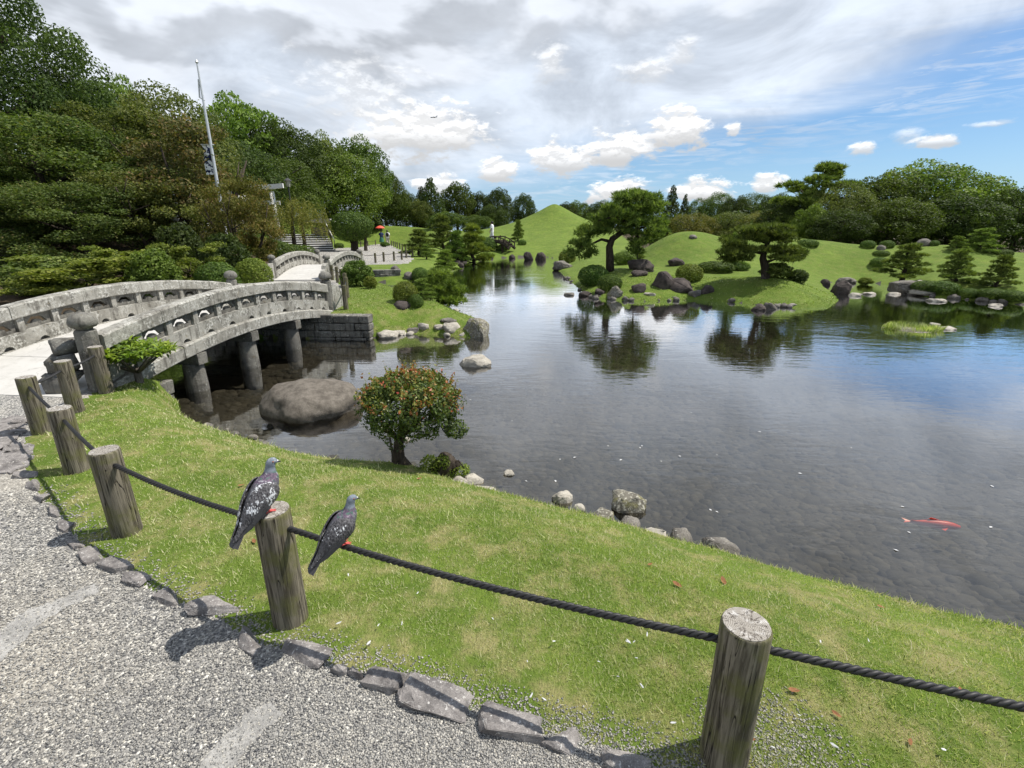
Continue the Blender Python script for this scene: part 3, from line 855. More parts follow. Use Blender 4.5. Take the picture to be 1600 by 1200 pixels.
def stone_bridge(origin, ang, Ln, W, rise, label, seed, piers=((1.25, 1), (2.4, 1), (3.65, 1))):
    rg = random.Random(seed)
    root = empty('stone_bridge', origin, (0, 0, ang))
    tag(root, label, 'bridge', 'arched stone footbridges')
    A = lambda x: rise * 4 * (x / Ln) * (1 - x / Ln)
    def band(x0, x1, zb, zt, y0, y1, name, parent, mat, n=4, jit=.004):
        j = rg.uniform(-jit, jit); mb = MB()
        xs = [x0 + (x1 - x0) * i / n for i in range(n + 1)]
        ch = .012                                           # worn arrises
        def ring(x):
            b_, t_ = A(x) + zb, A(x) + zt + j
            a0, a1 = y0 - j, y1 + j
            return [(x, a0, b_ + ch), (x, a0 + ch, b_), (x, a1 - ch, b_), (x, a1, b_ + ch), (x, a1, t_ - ch * 1.6), (x, a1 - ch * 1.6, t_), (x, a0 + ch * 1.6, t_), (x, a0, t_ - ch * 1.6)]
        rings = [ring(x) for x in xs]; vs = [p for r in rings for p in r]; fs = []
        for i in range(n):
            for k in range(8):
                fs.append((i * 8 + k, (i + 1) * 8 + k, (i + 1) * 8 + (k + 1) % 8, i * 8 + (k + 1) % 8))
        fs += [tuple(range(8)), tuple(reversed(range(n * 8, n * 8 + 8)))]
        mb.add(vs, fs)
        return mb.build(name, M[mat], parent)
    NP = 11
    step = Ln / NP
    for side, yc in (('r', 0.0), ('l', W)):
        out = -1 if side == 'r' else 1
        yo = lambda a_, b_: (yc + a_, yc + b_) if side == 'r' else (yc - b_, yc - a_)
        # girder stones under the parapet
        xs = [-.1, Ln * .2, Ln * .42, Ln * .63, Ln * .83, Ln + .1]
        g0 = None
        for i in range(5):
            g_ = band(xs[i] + .003, xs[i + 1] - .003, -.12, .05, *yo(-.11, .09), 'girder_stone', root, 'granite', 5)
        # lower rail with a small arched notch under every panel
        y0, y1 = yo(-.06, .07)
        def rail_piece(i0, i1):
            x0, x1 = i0 * step + .002, i1 * step - .002
            poly = []
            for i in range(i0, i1):
                c = (i + .5) * step
                lo, hi = max(x0, i * step), min(x1, (i + 1) * step)
                poly.append((lo, A(lo) + .053))
                for k in range(7):
                    th = math.pi * (1 - k / 6)
                    poly.append((c + .065 * math.cos(th), A(c) + .053 + .05 * math.sin(th)))
                if i == i1 - 1: poly.append((hi, A(hi) + .053))
            n = 8
            for k in range(n + 1):
                x = x1 + (x0 - x1) * k / n
                poly.append((x, A(x) + .232))
            mb = MB(); prism(mb, poly, y0, y1); return mb
        par = rail_piece(0, 3).build('parapet', M['granite'], root)
        for i0, i1 in ((3, 6), (6, 9), (9, NP)):
            rail_piece(i0, i1).build('rail_stone', M['granite'], par)
        y0, y1 = yo(-.055, .055)
        for i in range(NP + 1):                       # uprights
            x = i * step
            if i in (0, NP): continue
            mb = MB(); w_ = .043
            prism(mb, [(x - w_, A(x - w_) + .234), (x + w_, A(x + w_) + .234), (x + w_, A(x + w_) + .398), (x - w_, A(x - w_) + .398)], y0, y1)
            mb.build('baluster', M['granite'], par)
        y0, y1 = yo(-.018, .018)
        for i in range(NP):                           # pierced panels
            xa, xb = i * step + .043, (i + 1) * step - .043
            c, hw = (xa + xb) / 2, (xb - xa) / 2
            za = A(c)
            outer = [(xa, A(xa) + .236), (xb, A(xb) + .236), (xb, A(xb) + .396), (xa, A(xa) + .396)]
            hole = []
            for k in range(9):                        # scalloped upper outline
                th = math.pi * k / 8
                rr = 1.0 + .10 * math.cos(6 * th)
                hole.append((c + hw * .66 * rr * math.cos(th), za + .288 + .072 * rr * math.sin(th)))
            for k in range(6):                        # round boss below
                th = math.pi * (1 - k / 5)
                hole.append((c + hw * .36 * math.cos(th), za + .272 + .05 * math.sin(th)))
            mb = MB(); holed(mb, outer, hole, y0, y1)
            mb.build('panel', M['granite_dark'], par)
        cx = [0, Ln * .16, Ln * .36, Ln * .55, Ln * .72, Ln * .87, Ln]
        for i in range(6):
            band(cx[i] + .002, cx[i + 1] - .002, .40, .565, *yo(-.085, .085), 'coping_stone', par, 'granite', 5, .006)
        # newels with swelling caps, wing walls running off behind them
        for xe, sg in ((-.1, -1), (Ln + .1, 1)):
            mb = MB(); mb.lathe([(.098, -.5), (.096, .0), (.092, .64), (.088, .66)], 4, (xe, yc, 0), sq=False)
            mb2 = MB(); hw = .093
            mb2.lathe([(hw, -.55), (hw, .62), (hw - .012, .635)], 8, (xe, yc, 0), sq=True)
            nw = mb2.build('newel', M['granite_dark'], root)
            cp = MB(); cp.lathe([(.070, .636), (.072, .655), (.105, .668), (.122, .69), (.125, .725), (.108, .77), (.072, .80), (.02, .815)], 16, (xe, yc, 0))
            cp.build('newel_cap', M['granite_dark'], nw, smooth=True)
            pf = [(0, -.3), (.55, -.3), (.6, .12), (.52, .2), (.5, .30), (.38, .36), (.34, .46), (.2, .52), (.0, .54)]
            wv = [(xe + sg * (.095 + x), z) for x, z in pf]
            if sg < 0: wv = wv[::-1]
            mb = MB(); prism(mb, wv, yc - .07, yc + .07)
            if not (sg < 0 and seed == 1 and side == 'r'):
                mb.build('wing_wall', M['granite'], root)
    # deck slabs
    nd = 6
    for i in range(nd):
        x0, x1 = -.4 + (Ln + .8) * i / nd + .004, -.4 + (Ln + .8) * (i + 1) / nd - .004
        mb = MB(); poly = []
        AA = lambda x: max(A(x), 0) + .04 if 0 <= x <= Ln else .04 * max(0, 1 - (abs(x - (0 if x < 0 else Ln)) / .4)) + .006
        for k in range(6): x = x0 + (x1 - x0) * k / 5; poly.append((x, AA(x) - .16))
        for k in range(6): x = x1 + (x0 - x1) * k / 5; poly.append((x, AA(x)))
        prism(mb, poly, .075, W - .075)
        mb.build('deck_slab', M['deck'], root)
    for (x, _k) in piers:
        zb = A(x) - .122
        mb = MB(); mb.box((x, W / 2, zb - .075), (.085, W / 2 + .13, .072))
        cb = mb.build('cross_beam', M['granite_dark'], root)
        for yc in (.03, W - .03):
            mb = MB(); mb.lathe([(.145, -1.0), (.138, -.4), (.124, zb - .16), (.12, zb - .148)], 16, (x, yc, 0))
            mb.build('pier', M['granite_dark'], root, smooth=True)
    return root
b1_ang = math.atan2(4.95, .55)
stone_bridge((-4.35, 5.0, 0), b1_ang, 4.98, 2.05, .25, 'weathered grey stone footbridge arching over the pond inlet at left', 1)
stone_bridge((-6.3, 17.1, .02), math.atan2(4.9, -.4), 4.92, 1.8, .26, 'smaller looking farther stone footbridge beyond the near bridge', 2)

# ------------------------------------------------------------------ masonry
def block_mesh(sz, seed, bevel=.014, jit=.010):
    rg = random.Random(seed); bm = bmesh.new(); bmesh.ops.create_cube(bm, size=1.0)
    for v in bm.verts:
        v.co = Vector((v.co.x * sz[0], v.co.y * sz[1], v.co.z * sz[2])) + Vector([rg.uniform(-jit, jit) for _ in range(3)])
    bmesh.ops.bevel(bm, geom=bm.edges[:], offset=bevel, segments=1, affect='EDGES')
    me = bpy.data.meshes.new('stone'); bm.to_mesh(me); bm.free()
    return me
def masonry(a_, b_, z0, z1, course, label, seed, wid=(.16, .34), thick=.24, name='retaining_wall'):
    rg = random.Random(seed)
    a_, b_ = Vector(a_), Vector(b_); Ln = (b_ - a_).length; ang = math.atan2(b_.y - a_.y, b_.x - a_.x)
    root = empty(name, (a_.x, a_.y, z0), (0, 0, ang)); tag(root, label, 'wall')
    z = z0; row = 0
    while z < z1 - .02:
        hh = min(course * rg.uniform(.85, 1.15), z1 - z); x = -rg.uniform(0, .1) * (row % 2)
        if z1 - z - hh < .05: hh = z1 - z
        while x < Ln - .02:
            w_ = min(rg.uniform(*wid), Ln - x)
            if Ln - x - w_ < .08: w_ = Ln - x
            o = link('stone', block_mesh((w_ - .008, thick + rg.uniform(-.01, .03), hh - .008), rg.randrange(9999)), M['granite_wall'], root,
                     (x + w_ / 2, thick / 2 + rg.uniform(-.012, .012), z + hh / 2 - z0))
            x += w_
        z += hh; row += 1
    # earth packing behind the stones
    mb = MB(); mb.box((Ln / 2, thick * .75, (z1 - z0) / 2 - .02), (Ln / 2 - .03, thick * .3, (z1 - z0) / 2 - .03))
    mb.build('packing', M['rock_dark'], root)
    return root
masonry((-6.4, 9.62, 0), (-2.78, 9.40, 0), -.95, .03, .135, 'mossy coursed stone retaining wall at the far end of the near bridge', 3)
masonry((-4.22, 5.1, 0), (-4.2, 5.75, 0), -.95, -.14, .17, 'dark stone abutment under the near end of the near bridge', 4)
masonry((-5.85, 20.9, 0), (-4.75, 21.2, 0), -.9, .02, .2, 'low stone wall on the bank beside the farther bridge', 5, wid=(.25, .5))
for i, (x, y, z, s_, lab) in enumerate([
        (-4.64, 4.84, -.04, (.36, .34, .26), 'lowest rough block stacked against the near bridge newel'),
        (-4.66, 4.90, .185, (.31, .31, .21), 'middle rough block stacked against the near bridge newel'),
        (-4.67, 4.95, .365, (.27, .28, .17), 'top rough block stacked against the near bridge newel')]):
    o = link('stone_block', hull_rock(s_, 140 + i, 15, .10, .03), M['granite_dark'], None, (x, y, z + s_[2] / 2), (0, 0, .4 * i))
    tag(o, lab, 'stone block')

# ------------------------------------------------------------------ rope fence
def make_post(loc, hgt, label, r=.069, seed=0, group='wooden rope fence posts'):
    n = 28; mb = MB()
    rg = random.Random(seed)
    lob = [1 + .012 * math.sin(2 * math.pi * k / n * 3 + seed) + rg.uniform(-.006, .006) for k in range(n)]
    prof = [(1.06, -.15), (1.04, .0), (1.02, hgt * .3), (1.0, hgt * .7), (1.0, hgt - .010), (.972, hgt - .003), (.94, hgt)]
    for (f, z) in prof:
        for k in range(n):
            th = 2 * math.pi * k / n
            mb.v.append((r * f * lob[k] * math.cos(th), r * f * lob[k] * math.sin(th), z))
    for i in range(len(prof) - 1):
        for k in range(n):
            mb.f.append((i * n + k, i * n + (k + 1) % n, (i + 1) * n + (k + 1) % n, (i + 1) * n + k)); mb.mi.append(0)
    e = (len(prof) - 1) * n; mb.f.append(tuple(e + k for k in range(n))); mb.mi.append(0)
    o = mb.build('fence_post', M['post'], loc=loc, rot=(rg.uniform(-.012, .012), rg.uniform(-.012, .012), rg.uniform(0, 6)))
    for p in o.data.polygons:
        p.use_smooth = len(p.vertices) == 4
    tag(o, label, 'post', group)
    d = MB(); d.lathe([(r * .925, hgt - .004), (r * .925, hgt + .002)], n)
    d.build('end_grain', M['endgrain'], o)
    return o
def top_height(base, px, py):
    u, f, up = ray(px, py); return CAM_H + up / f * base[1] - base[2]
POSTS = [((1128, 1190), (1172, 975), 'nearest wooden fence post with cracked grey top at lower right'),
         ((456, 972), (431, 795), 'wooden fence post with a speckled pigeon standing on it'),
         ((201, 836), (166, 703), 'wooden fence post left of the pigeon post'),
         ((122, 738), (93, 641), 'wooden fence post second to the left of the pigeon post'),
         ((66, 676), (42, 598), 'leftmost wooden fence post at the corner of the rope fence'),
         ((119, 642), (103, 571), 'wooden fence post between the corner post and the bridge bush'),
         ((167, 612), (150, 545), 'wooden fence post touching the glossy bush at the bridge end')]
post_obj = []
for i, (b_, t_, lab) in enumerate(POSTS):
    g = G(*b_, -.02 if i < 4 else 0.0)
    h_ = max(.48, min(.6, top_height(g, *t_)))
    make_post(g, h_, lab, .069 if i < 4 else .064, i + 1)
    post_obj.append((g, h_))
rp = [(Vector(g) + Vector((0, 0, h_ - .07))) for g, h_ in post_obj]
off_right = rp[0] + Vector((1.55, -.42, -.02))
make_post((off_right.x, off_right.y, -.05), .54, 'wooden fence post just outside the right edge of the photo', .069, 40)
rope_root = empty('rope', (rp[1].x, rp[1].y, 0)); tag(rope_root, 'black twisted rope threaded through the wooden fence posts', 'rope')
def rope_pt(a_, b_, t, sag):
    p = a_.lerp(b_, t); p.z -= sag * 4 * t * (1 - t); return p
SPANS = [(off_right, rp[0], .02), (rp[0], rp[1], .035), (rp[1], rp[2], .03), (rp[2], rp[3], .02), (rp[3], rp[4], .015), (rp[4], rp[5], .015), (rp[5], rp[6], .02)]
def rope_span(a_, b_, sag, parent, R_=.0125, strands=3, twist=None):
    Ln = (b_ - a_).length; n = int(Ln / .009); mb = MB()
    org = Vector(parent.location)
    d = (b_ - a_).normalized(); sd_ = d.cross(Vector((0, 0, 1))).normalized(); up = sd_.cross(d)
    for k in range(strands):
        pts = []
        for i in range(n + 1):
            t = i / n; th = t * Ln / .075 * 2 * math.pi + k * 2 * math.pi / strands
            pts.append(rope_pt(a_, b_, t, sag) + (sd_ * math.cos(th) + up * math.sin(th)) * R_ * .52 - org)
        mb.tube(pts, R_ * .56, 6)
    return mb.build('rope_span', M['rope'], parent, smooth=True)
for i, (a_, b_, sg) in enumerate(SPANS):
    rope_span(a_, b_, sg, rope_root, .0125 if i < 3 else .011)
tail = rp[6]
# ------------------------------------------------------------------ kerb of rough stones
kerb = empty('kerb', (*KERB[8], 0)); tag(kerb, 'row of rough stones edging the gravel path', None, None, 'structure')
KST = [(985, 1192, 92, 44), (893, 1162, 82, 50), (796, 1137, 104, 52), (680, 1094, 104, 50), (609, 1068, 72, 52), (560, 1055, 30, 18), (532, 1050, 26, 16), (480, 1024, 84, 42),
       (392, 1002, 62, 26), (333, 958, 72, 44), (264, 935, 52, 26), (212, 905, 50, 18), (180, 886, 56, 26), (142, 870, 44, 32), (124, 846, 46, 26), (104, 822, 40, 26), (86, 800, 40, 24),
       (70, 780, 36, 22), (52, 762, 34, 20), (38, 744, 34, 18), (20, 725, 44, 18), (26, 700, 40, 16), (14, 678, 46, 16), (36, 660, 30, 12)]
for i, (px, py, w_, h_) in enumerate(KST):
    g = G(px, py); k = depth(*g) / 760
    j = min(range(len(KERB) - 1), key=lambda q: (KERB[q][0] - g[0]) ** 2 + (KERB[q][1] - g[1]) ** 2)
    an = math.atan2(KERB[j + 1][1] - KERB[j][1], KERB[j + 1][0] - KERB[j][0]) if i < 18 else i
    Lk = w_ * k * 1.2
    me = hull_rock((Lk, max(Lk * .46, h_ * k * .8), max(.075, h_ * k * .8)), 160 + i, 13, .035, .045); me.polygons.foreach_set('use_smooth', [False] * len(me.polygons))
    o = link('stone', me, M['kerb'], kerb, (g[0] - KERB[8][0], g[1] - KERB[8][1], -.006), (random.Random(i).uniform(-.12, .12), random.Random(i + 5).uniform(-.12, .12), an))
M['gravel_slab'] = rock_mat('worn_concrete', (.27, .262, .245), (.44, .425, .395), (.2, .19, .175), .56, 2.0)
# flush concrete strips in the gravel
def flush(poly_px, label, z=.0022, name='concrete_strip'):
    rj = random.Random(len(label)); fine = []
    for i_ in range(len(poly_px)):                     # ragged, gravel-nibbled outline
        (xa, ya), (xb, yb) = poly_px[i_], poly_px[(i_ + 1) % len(poly_px)]
        for q in range(6): fine.append((xa + (xb - xa) * q / 6 + rj.uniform(-3.5, 3.5), ya + (yb - ya) * q / 6 + rj.uniform(-2.5, 2.5)))
    pts = [G(*p) for p in fine]; c = Vector(pts[0]); mb = MB(); n = len(pts)
    mb.add([(p[0] - c.x, p[1] - c.y, z) for p in pts] + [(p[0] - c.x, p[1] - c.y, -.05) for p in pts], [tuple(range(n)), *[(i, i + n, (i + 1) % n + n, (i + 1) % n) for i in range(n)]])
    o = mb.build(name, M['kerb'] if name == 'paving_stone' else M['gravel_slab'], loc=(c.x, c.y, 0)); tag(o, label, None, None, 'structure'); return o
flush([(312, 1200), (352, 1150), (388, 1112), (418, 1096), (446, 1118), (420, 1136), (384, 1172), (362, 1205), (330, 1240), (285, 1240)], 'worn concrete strip half buried in the gravel')
flush([(-40, 1040), (0, 985), (36, 958), (92, 936), (150, 912), (158, 924), (110, 946), (62, 974), (22, 1014), (-20, 1060)], 'pale concrete strip half buried in gravel at left edge')
for i, pl in enumerate([[(-6, 712), (22, 690), (52, 698), (48, 726), (16, 742), (-10, 738)], [(-8, 690), (20, 672), (40, 676), (26, 688), (4, 706), (-8, 708)], [(-8, 668), (18, 650), (44, 655), (40, 668), (16, 672), (-8, 684)]]):
    flush(pl, ['flat paving stone nearest the camera at left edge of photo', 'middle flat paving stone at left edge of photo', 'farthest flat paving stone by the leftmost post'][i], .012, 'paving_stone')

# ------------------------------------------------------------------ stones of the shore and the water
W_ = True
for i, (px, py, w_, h_, mat, lab) in enumerate([
    (482, 655, 148, 68, 'boulder', 'large rounded brown boulder standing in the water'),
    (741, 574, 54, 18, 'rock_pale', 'low pale speckled rock alone in the open water'),
    (795, 743, 18, 9, 'rock_pale', 'smallest pale pebble stone rising from the water'),
    (880, 786, 34, 20, 'rock_pale', 'round pale stone in the water right of the red shrub'),
    (906, 800, 20, 14, 'rock_pale', 'small pale pointed stone between two shore stones'),
    (945, 818, 40, 26, 'rock_lichen', 'yellowish lichened stone touching the grass edge'),
    (985, 800, 56, 34, 'rock_lichen', 'knobbly lichen covered stone standing in water'),
    (988, 828, 36, 20, 'rock', 'wet grey stone with a pale streak by the grass'),
    (1028, 846, 38, 14, 'rock_pale', 'flat pale stone half under the grass edge'),
    (1070, 856, 48, 32, 'rock', 'smooth slanting grey stone at the grass edge'),
    (1132, 876, 62, 40, 'rock', 'largest grey stone at the right end of the shore row'),
    (717, 762, 30, 22, 'rock_pale', 'pale stone left of three below the red shrub'),
    (738, 756, 36, 14, 'rock_pale', 'flat stone behind two others below the red shrub'),
    (757, 778, 42, 24, 'rock_pale', 'rounded pale stone right of three below the red shrub'),
    (600, 529, 40, 13, 'rock_pale', 'flat pinkish stone at the foot of the retaining wall'),
    (622, 524, 30, 9, 'rock_pale', 'flat pale stone second from the retaining wall'),
    (645, 522, 24, 14, 'rock', 'brown stone third from the retaining wall'),
    (662, 519, 22, 11, 'rock_pale', 'rounded pale stone fourth from the retaining wall'),
    (686, 518, 20, 9, 'rock_pale', 'small pale stone on the islet point'),
    (705, 520, 32, 15, 'rock_pale', 'broad pale stone beside the islet end rock'),
    (700, 508, 30, 9, 'rock', 'flat brown stone behind the islet point'),
    (744, 528, 50, 36, 'rock_lichen', 'big rough rock at the tip of the islet'),
    (632, 690, 18, 7, 'rock_pale', 'small pale stone in shallows left of the red shrub'),
    (308, 678, 26, 8, 'rock_pale', 'flat pale stone at the grass edge near the bridge'),
    # island with the large pine
    (963, 466, 26, 18, 'rock_lichen', 'pale knobbly rock under the island round shrubs'),
    (980, 470, 16, 8, 'rock', 'small stone in water before the island round shrubs'),
    (1000, 458, 24, 15, 'rock_dark', 'dark rock right of the island round shrubs'),
    (1016, 463, 20, 6, 'rock_pale', 'flat pale shore stone on the pine island'),
    (1037, 452, 34, 30, 'rock_dark', 'big dark rounded boulder beside the golden shrub'),
    (1066, 458, 46, 22, 'rock_dark', 'wide dark boulder below the golden shrub'),
    (1088, 463, 22, 12, 'rock', 'grey rock right of the wide dark boulder'),
    (1106, 460, 26, 14, 'rock_dark', 'low dark rock at the grassy point'),
    (1003, 424, 46, 20, 'rock_dark', 'broad flat topped dark boulder behind the pine island'),
    (1000, 432, 30, 10, 'rock_dark', 'low dark stone in front of the flat topped boulder'),
    (1058, 416, 26, 13, 'rock_dark', 'dark rock across the channel behind the pine island'),
    (890, 462, 20, 5, 'rock', 'flat stone left of the island shrubs'),
    (916, 463, 24, 8, 'rock_dark', 'dark stone left below the island shrubs'),
    (938, 462, 18, 10, 'rock_dark', 'dark stone under the large island shrub'),
    (880, 420, 34, 14, 'rock', 'rock at the left tip of the pine island'),
    (825, 406, 17, 13, 'rock_dark', 'left of two dark rocks standing in the far water'),
    (845, 406, 18, 14, 'rock_dark', 'right of two dark rocks standing in the far water'),
    (800, 404, 12, 7, 'rock_dark', 'small dark rock on the far shore below the cone hill'),
    (1187, 486, 24, 10, 'rock_dark', 'dark rock in water off the second pine point'),
    (1206, 484, 20, 12, 'rock', 'rough rock beside the dark rock off the point'),
    (1196, 436, 14, 10, 'rock_dark', 'pointed stone at the foot of the second pine'),
    (1318, 460, 28, 22, 'rock_dark', 'dark upright rock in the inlet with a pale foot'),
    (1310, 458, 14, 5, 'rock_pale', 'pale foot stone before the upright inlet rock'),
    (1291, 446, 14, 10, 'rock_dark', 'dark stone left of the inlet rock'),
    (1326, 443, 30, 10, 'rock', 'low grey rocks at the head of the inlet'),
    (1424, 455, 44, 16, 'rock', 'broad grey rock on the right far shore'),
    (1444, 450, 24, 12, 'rock_pale', 'pale rock behind the broad grey shore rock'),
    (1340, 463, 22, 5, 'rock_pale', 'first flat stepping stone of the far shore from left'),
    (1362, 461, 20, 4, 'rock_pale', 'second flat stepping stone of the far shore from left'),
    (1402, 461, 18, 4, 'rock_pale', 'third flat stepping stone of the far shore from left'),
    (1452, 464, 40, 5, 'rock_pale', 'long flat pale stone of the right far shore'),
    (1470, 472, 26, 5, 'rock_pale', 'flat pale stone lying in water by the right shore'),
    (1562, 480, 22, 5, 'rock_pale', 'flat pale stone near the right edge of photo'),
    (1464, 510, 16, 5, 'rock_pale', 'small pale stone beside the reedy islet'),
    (1485, 516, 28, 6, 'rock_pale', 'flat pale stone right of the reedy islet'),
    (1240, 478, 16, 4, 'rock_pale', 'small flat stone along the grassy point')]):
    rock_px(px, py, w_, h_, mat, lab, 200 + i, water=(lab.find('across') < 0 and lab.find('behind the pine') < 0 and lab.find('flat topped') < 0 and lab.find('foot of the second') < 0),
            rough=.14 if mat in ('rock', 'boulder') else .2, sub=4 if w_ > 45 else 3, facet=(3 if mat == 'rock_dark' else 0), hull=(0 if mat == 'boulder' else 24 if mat != 'rock_pale' or lab.find('flat') >= 0 else 34))
for i, (px, py, w_, h_, mat, lab) in enumerate([
    (617, 425, 16, 9, 'rock', 'round grey stone on the lawn beyond the stream'),
    (637, 436, 18, 11, 'rock', 'brown stone beside the clipped ball shrub on the far lawn'),
    (628, 483, 26, 15, 'rock_dark', 'dark stone left of the bright islet pine'),
    (1450, 384, 22, 10, 'rock', 'broad grey rock on the crest of the right lawn'),
    (1379, 391, 12, 7, 'rock', 'pale rock between two clipped bushes on the right hill'),
    (1084, 373, 12, 5, 'rock', 'single rock on the saddle of the grassy hills')]):
    rock_px(px, py, w_, h_, mat, lab, 330 + i, rough=.16)

# small stones scattered along the shores
def shore_stones(px_line, n, mat, label, group, seed, size=(.10, .26)):
    rg = random.Random(seed); pts = [Vector(G(*p, WATER)) for p in px_line]
    protos = [rock_mesh((1, .8, .7), seed * 10 + q, .22, 2) for q in range(4)]
    for i in range(n):
        q = rg.uniform(0, len(pts) - 1.001); a_, b_ = pts[int(q)], pts[int(q) + 1]; p = a_.lerp(b_, q - int(q)); k = rg.uniform(*size)
        o = link('shore_stone', protos[i % 4], M[mat], None, (p.x + rg.uniform(-.1, .1), p.y + rg.uniform(-.06, .14), WATER + .1 * k), (0, 0, rg.uniform(0, 6)))
        o.scale = (k, k, k); tag(o, label, 'stone', group)
shore_stones([(882, 432), (900, 448), (925, 466), (1000, 472), (1080, 469), (1150, 473), (1200, 479), (1250, 482)], 34, 'rock', 'small stone on the water edge of the pine island', 'small stones round the pine island', 4)
shore_stones([(582, 528), (640, 522), (690, 524), (735, 528), (756, 512), (735, 497), (712, 488)], 22, 'rock_pale', 'small pale stone on the water edge of the islet', 'small stones round the islet', 5, (.08, .2))
shore_stones([(1385, 445), (1410, 459), (1450, 464), (1520, 469), (1600, 477)], 18, 'rock', 'small stone on the water edge of the right far shore', 'small stones along the right far shore', 6, (.1, .3))
shore_stones([(720, 419), (714, 411), (725, 405.5), (800, 402.5), (850, 401.5)], 18, 'rock_dark', 'small dark stone on the far shore below the wooden bridge', 'small stones along the far shore', 7, (.25, .6))
shore_stones([(300, 664), (340, 678), (420, 700), (480, 716)], 8, 'rock', 'small stone in the shallows along the near lawn', 'small stones along the near lawn', 8, (.05, .12))
# ------------------------------------------------------------------ foliage builders
def leaf_quads(C, N, size, rg, aspect=1.7, loose=.7, droop=0.0):
    """one folded diamond per leaf"""
    n = len(C)
    N = N + rg.normal(size=(n, 3)) * loose; N /= np.linalg.norm(N, axis=1, keepdims=True) + 1e-9
    A_ = rg.normal(size=(n, 3)); A_[:, 2] -= droop; A_ -= (A_ * N).sum(1, keepdims=True) * N
    A_ /= np.linalg.norm(A_, axis=1, keepdims=True) + 1e-9
    B_ = np.cross(N, A_)
    s = (size * rg.uniform(.7, 1.35, n))[:, None]
    V = np.stack([C - A_ * s * .5, C + B_ * s * .5 / aspect, C + A_ * s * .5 - N * s * .12, C - B_ * s * .5 / aspect], 1)
    return V.reshape(-1, 3), np.arange(4 * n).reshape(-1, 4)
def shell_points(lobes, n, rg, lo=.72, hi=1.06, rough=.16, freq=1.6, seed=0, cull=.66):
    Lb = np.asarray(lobes, float)
    ar = (Lb[:, 3] * Lb[:, 4] + Lb[:, 4] * Lb[:, 5] + Lb[:, 3] * Lb[:, 5])
    k = rg.choice(len(Lb), int(n * 1.5), p=ar / ar.sum())
    d = rg.normal(size=(len(k), 3)); d /= np.linalg.norm(d, axis=1, keepdims=True)
    rad = rg.uniform(lo, hi, len(k)); c, r = Lb[k, :3], Lb[k, 3:6]
    P = c + d * r * rad[:, None]
    P += d * r * (rough * sines(P, seed + 3, 3, freq))[:, None]
    keep = np.ones(len(P), bool)
    for j in range(len(Lb)):                           # drop what is buried in another lobe
        q = np.linalg.norm((P - Lb[j, :3]) / Lb[j, 3:6], axis=1)
        keep &= (q > cull) | (k == j)
    nrm = d / r; nrm /= np.linalg.norm(nrm, axis=1, keepdims=True)
    return P[keep][:n], nrm[keep][:n], k[keep][:n]
def crown_mesh(lobes, n, size, seed, aspect=1.7, loose=.7, droop=0.0, extra=0.0, name='crown', **kw):
    rg = np.random.default_rng(seed)
    P, N, k = shell_points(lobes, n, rg, seed=seed, **kw)
    lt = rg.uniform(-.16, .16, len(lobes))[k]
    tint = np.clip(rg.normal(.48, .2, len(P)) + lt, 0, 1)
    if extra:
        pt = sines(P, seed + 77, 3, 1.3)
        tint = np.where((rg.uniform(0, 1, len(P)) < extra * (1 + 1.5 * pt)), rg.uniform(1.1, 1.5, len(P)), tint)
    V, F = leaf_quads(P, N, size, rg, aspect, loose, droop)
    return fast_mesh(name, V, F, np.repeat(tint, 4))
def needle_mesh(pads, n, ln, wd, seed, name='crown', spread=.55):
    """pads of upright needle tufts"""
    rg = np.random.default_rng(seed); Lb = np.asarray(pads, float)
    ar = Lb[:, 3] * Lb[:, 4]; k = rg.choice(len(Lb), n, p=ar / ar.sum())
    nt = n // 12; k = k[:nt]                           # tufts of twelve needles
    d = rg.normal(size=(nt, 3)); d /= np.linalg.norm(d, axis=1, keepdims=True); d[:, 2] = np.abs(d[:, 2]) * np.where(rg.uniform(0, 1, nt) < .85, 1, -.5)
    P = Lb[k, :3] + d * Lb[k, 3:6] * rg.uniform(.6, 1.05, nt)[:, None]
    P += d * Lb[k, 3:6] * (.3 * sines(P, seed, 3, 2.2))[:, None]
    tt = np.clip(rg.normal(.45, .28, nt) + rg.uniform(-.15, .15, len(Lb))[k], 0, 1)
    d = np.repeat(d, 12, 0); P = np.repeat(P, 12, 0); tint = np.clip(np.repeat(tt, 12) + rg.normal(0, .12, nt * 12), 0, 1); n = nt * 12
    u = d * .5 + np.array([0, 0, .55]) + rg.normal(size=(n, 3)) * spread; u /= np.linalg.norm(u, axis=1, keepdims=True)
    b = np.cross(u, rg.normal(size=(n, 3))); b /= np.linalg.norm(b, axis=1, keepdims=True)
    s = rg.uniform(.7, 1.3, n)[:, None]
    V = np.stack([P - b * wd * .5 * s, P + b * wd * .5 * s, P + u * ln * s], 1).reshape(-1, 3)
    return fast_mesh(name, V, np.arange(3 * n).reshape(-1, 3), np.repeat(tint, 3))
def limbs(mb, base, top, r, seed, n=7, spread=.3, n_sides=8, bend=.05):
    rg = random.Random(seed); base, top = Vector(base), Vector(top)
    pts = [base.lerp(top, t) + Vector((rg.uniform(-bend, bend), rg.uniform(-bend, bend), 0)) * (t > 0) for t in (0, .25, .5, .75, 1)]
    mb.tube([pts[0] - Vector((0, 0, .05 * (top - base).length))] + pts, [r * 1.5, r * 1.3, r, r * .8, r * .6, r * .3], n_sides)
    for i in range(n):
        t = rg.uniform(.35, .95); p = base.lerp(top, t); th = rg.uniform(0, 6.28); q = rg.uniform(.5, 1) * spread
        m1 = p + Vector((math.cos(th) * q * .5, math.sin(th) * q * .5, .12 * (top - base).length))
        e = p + Vector((math.cos(th) * q, math.sin(th) * q, .28 * (top - base).length))
        mb.tube([p, m1, e], [r * .5, r * .35, r * .12], 5)

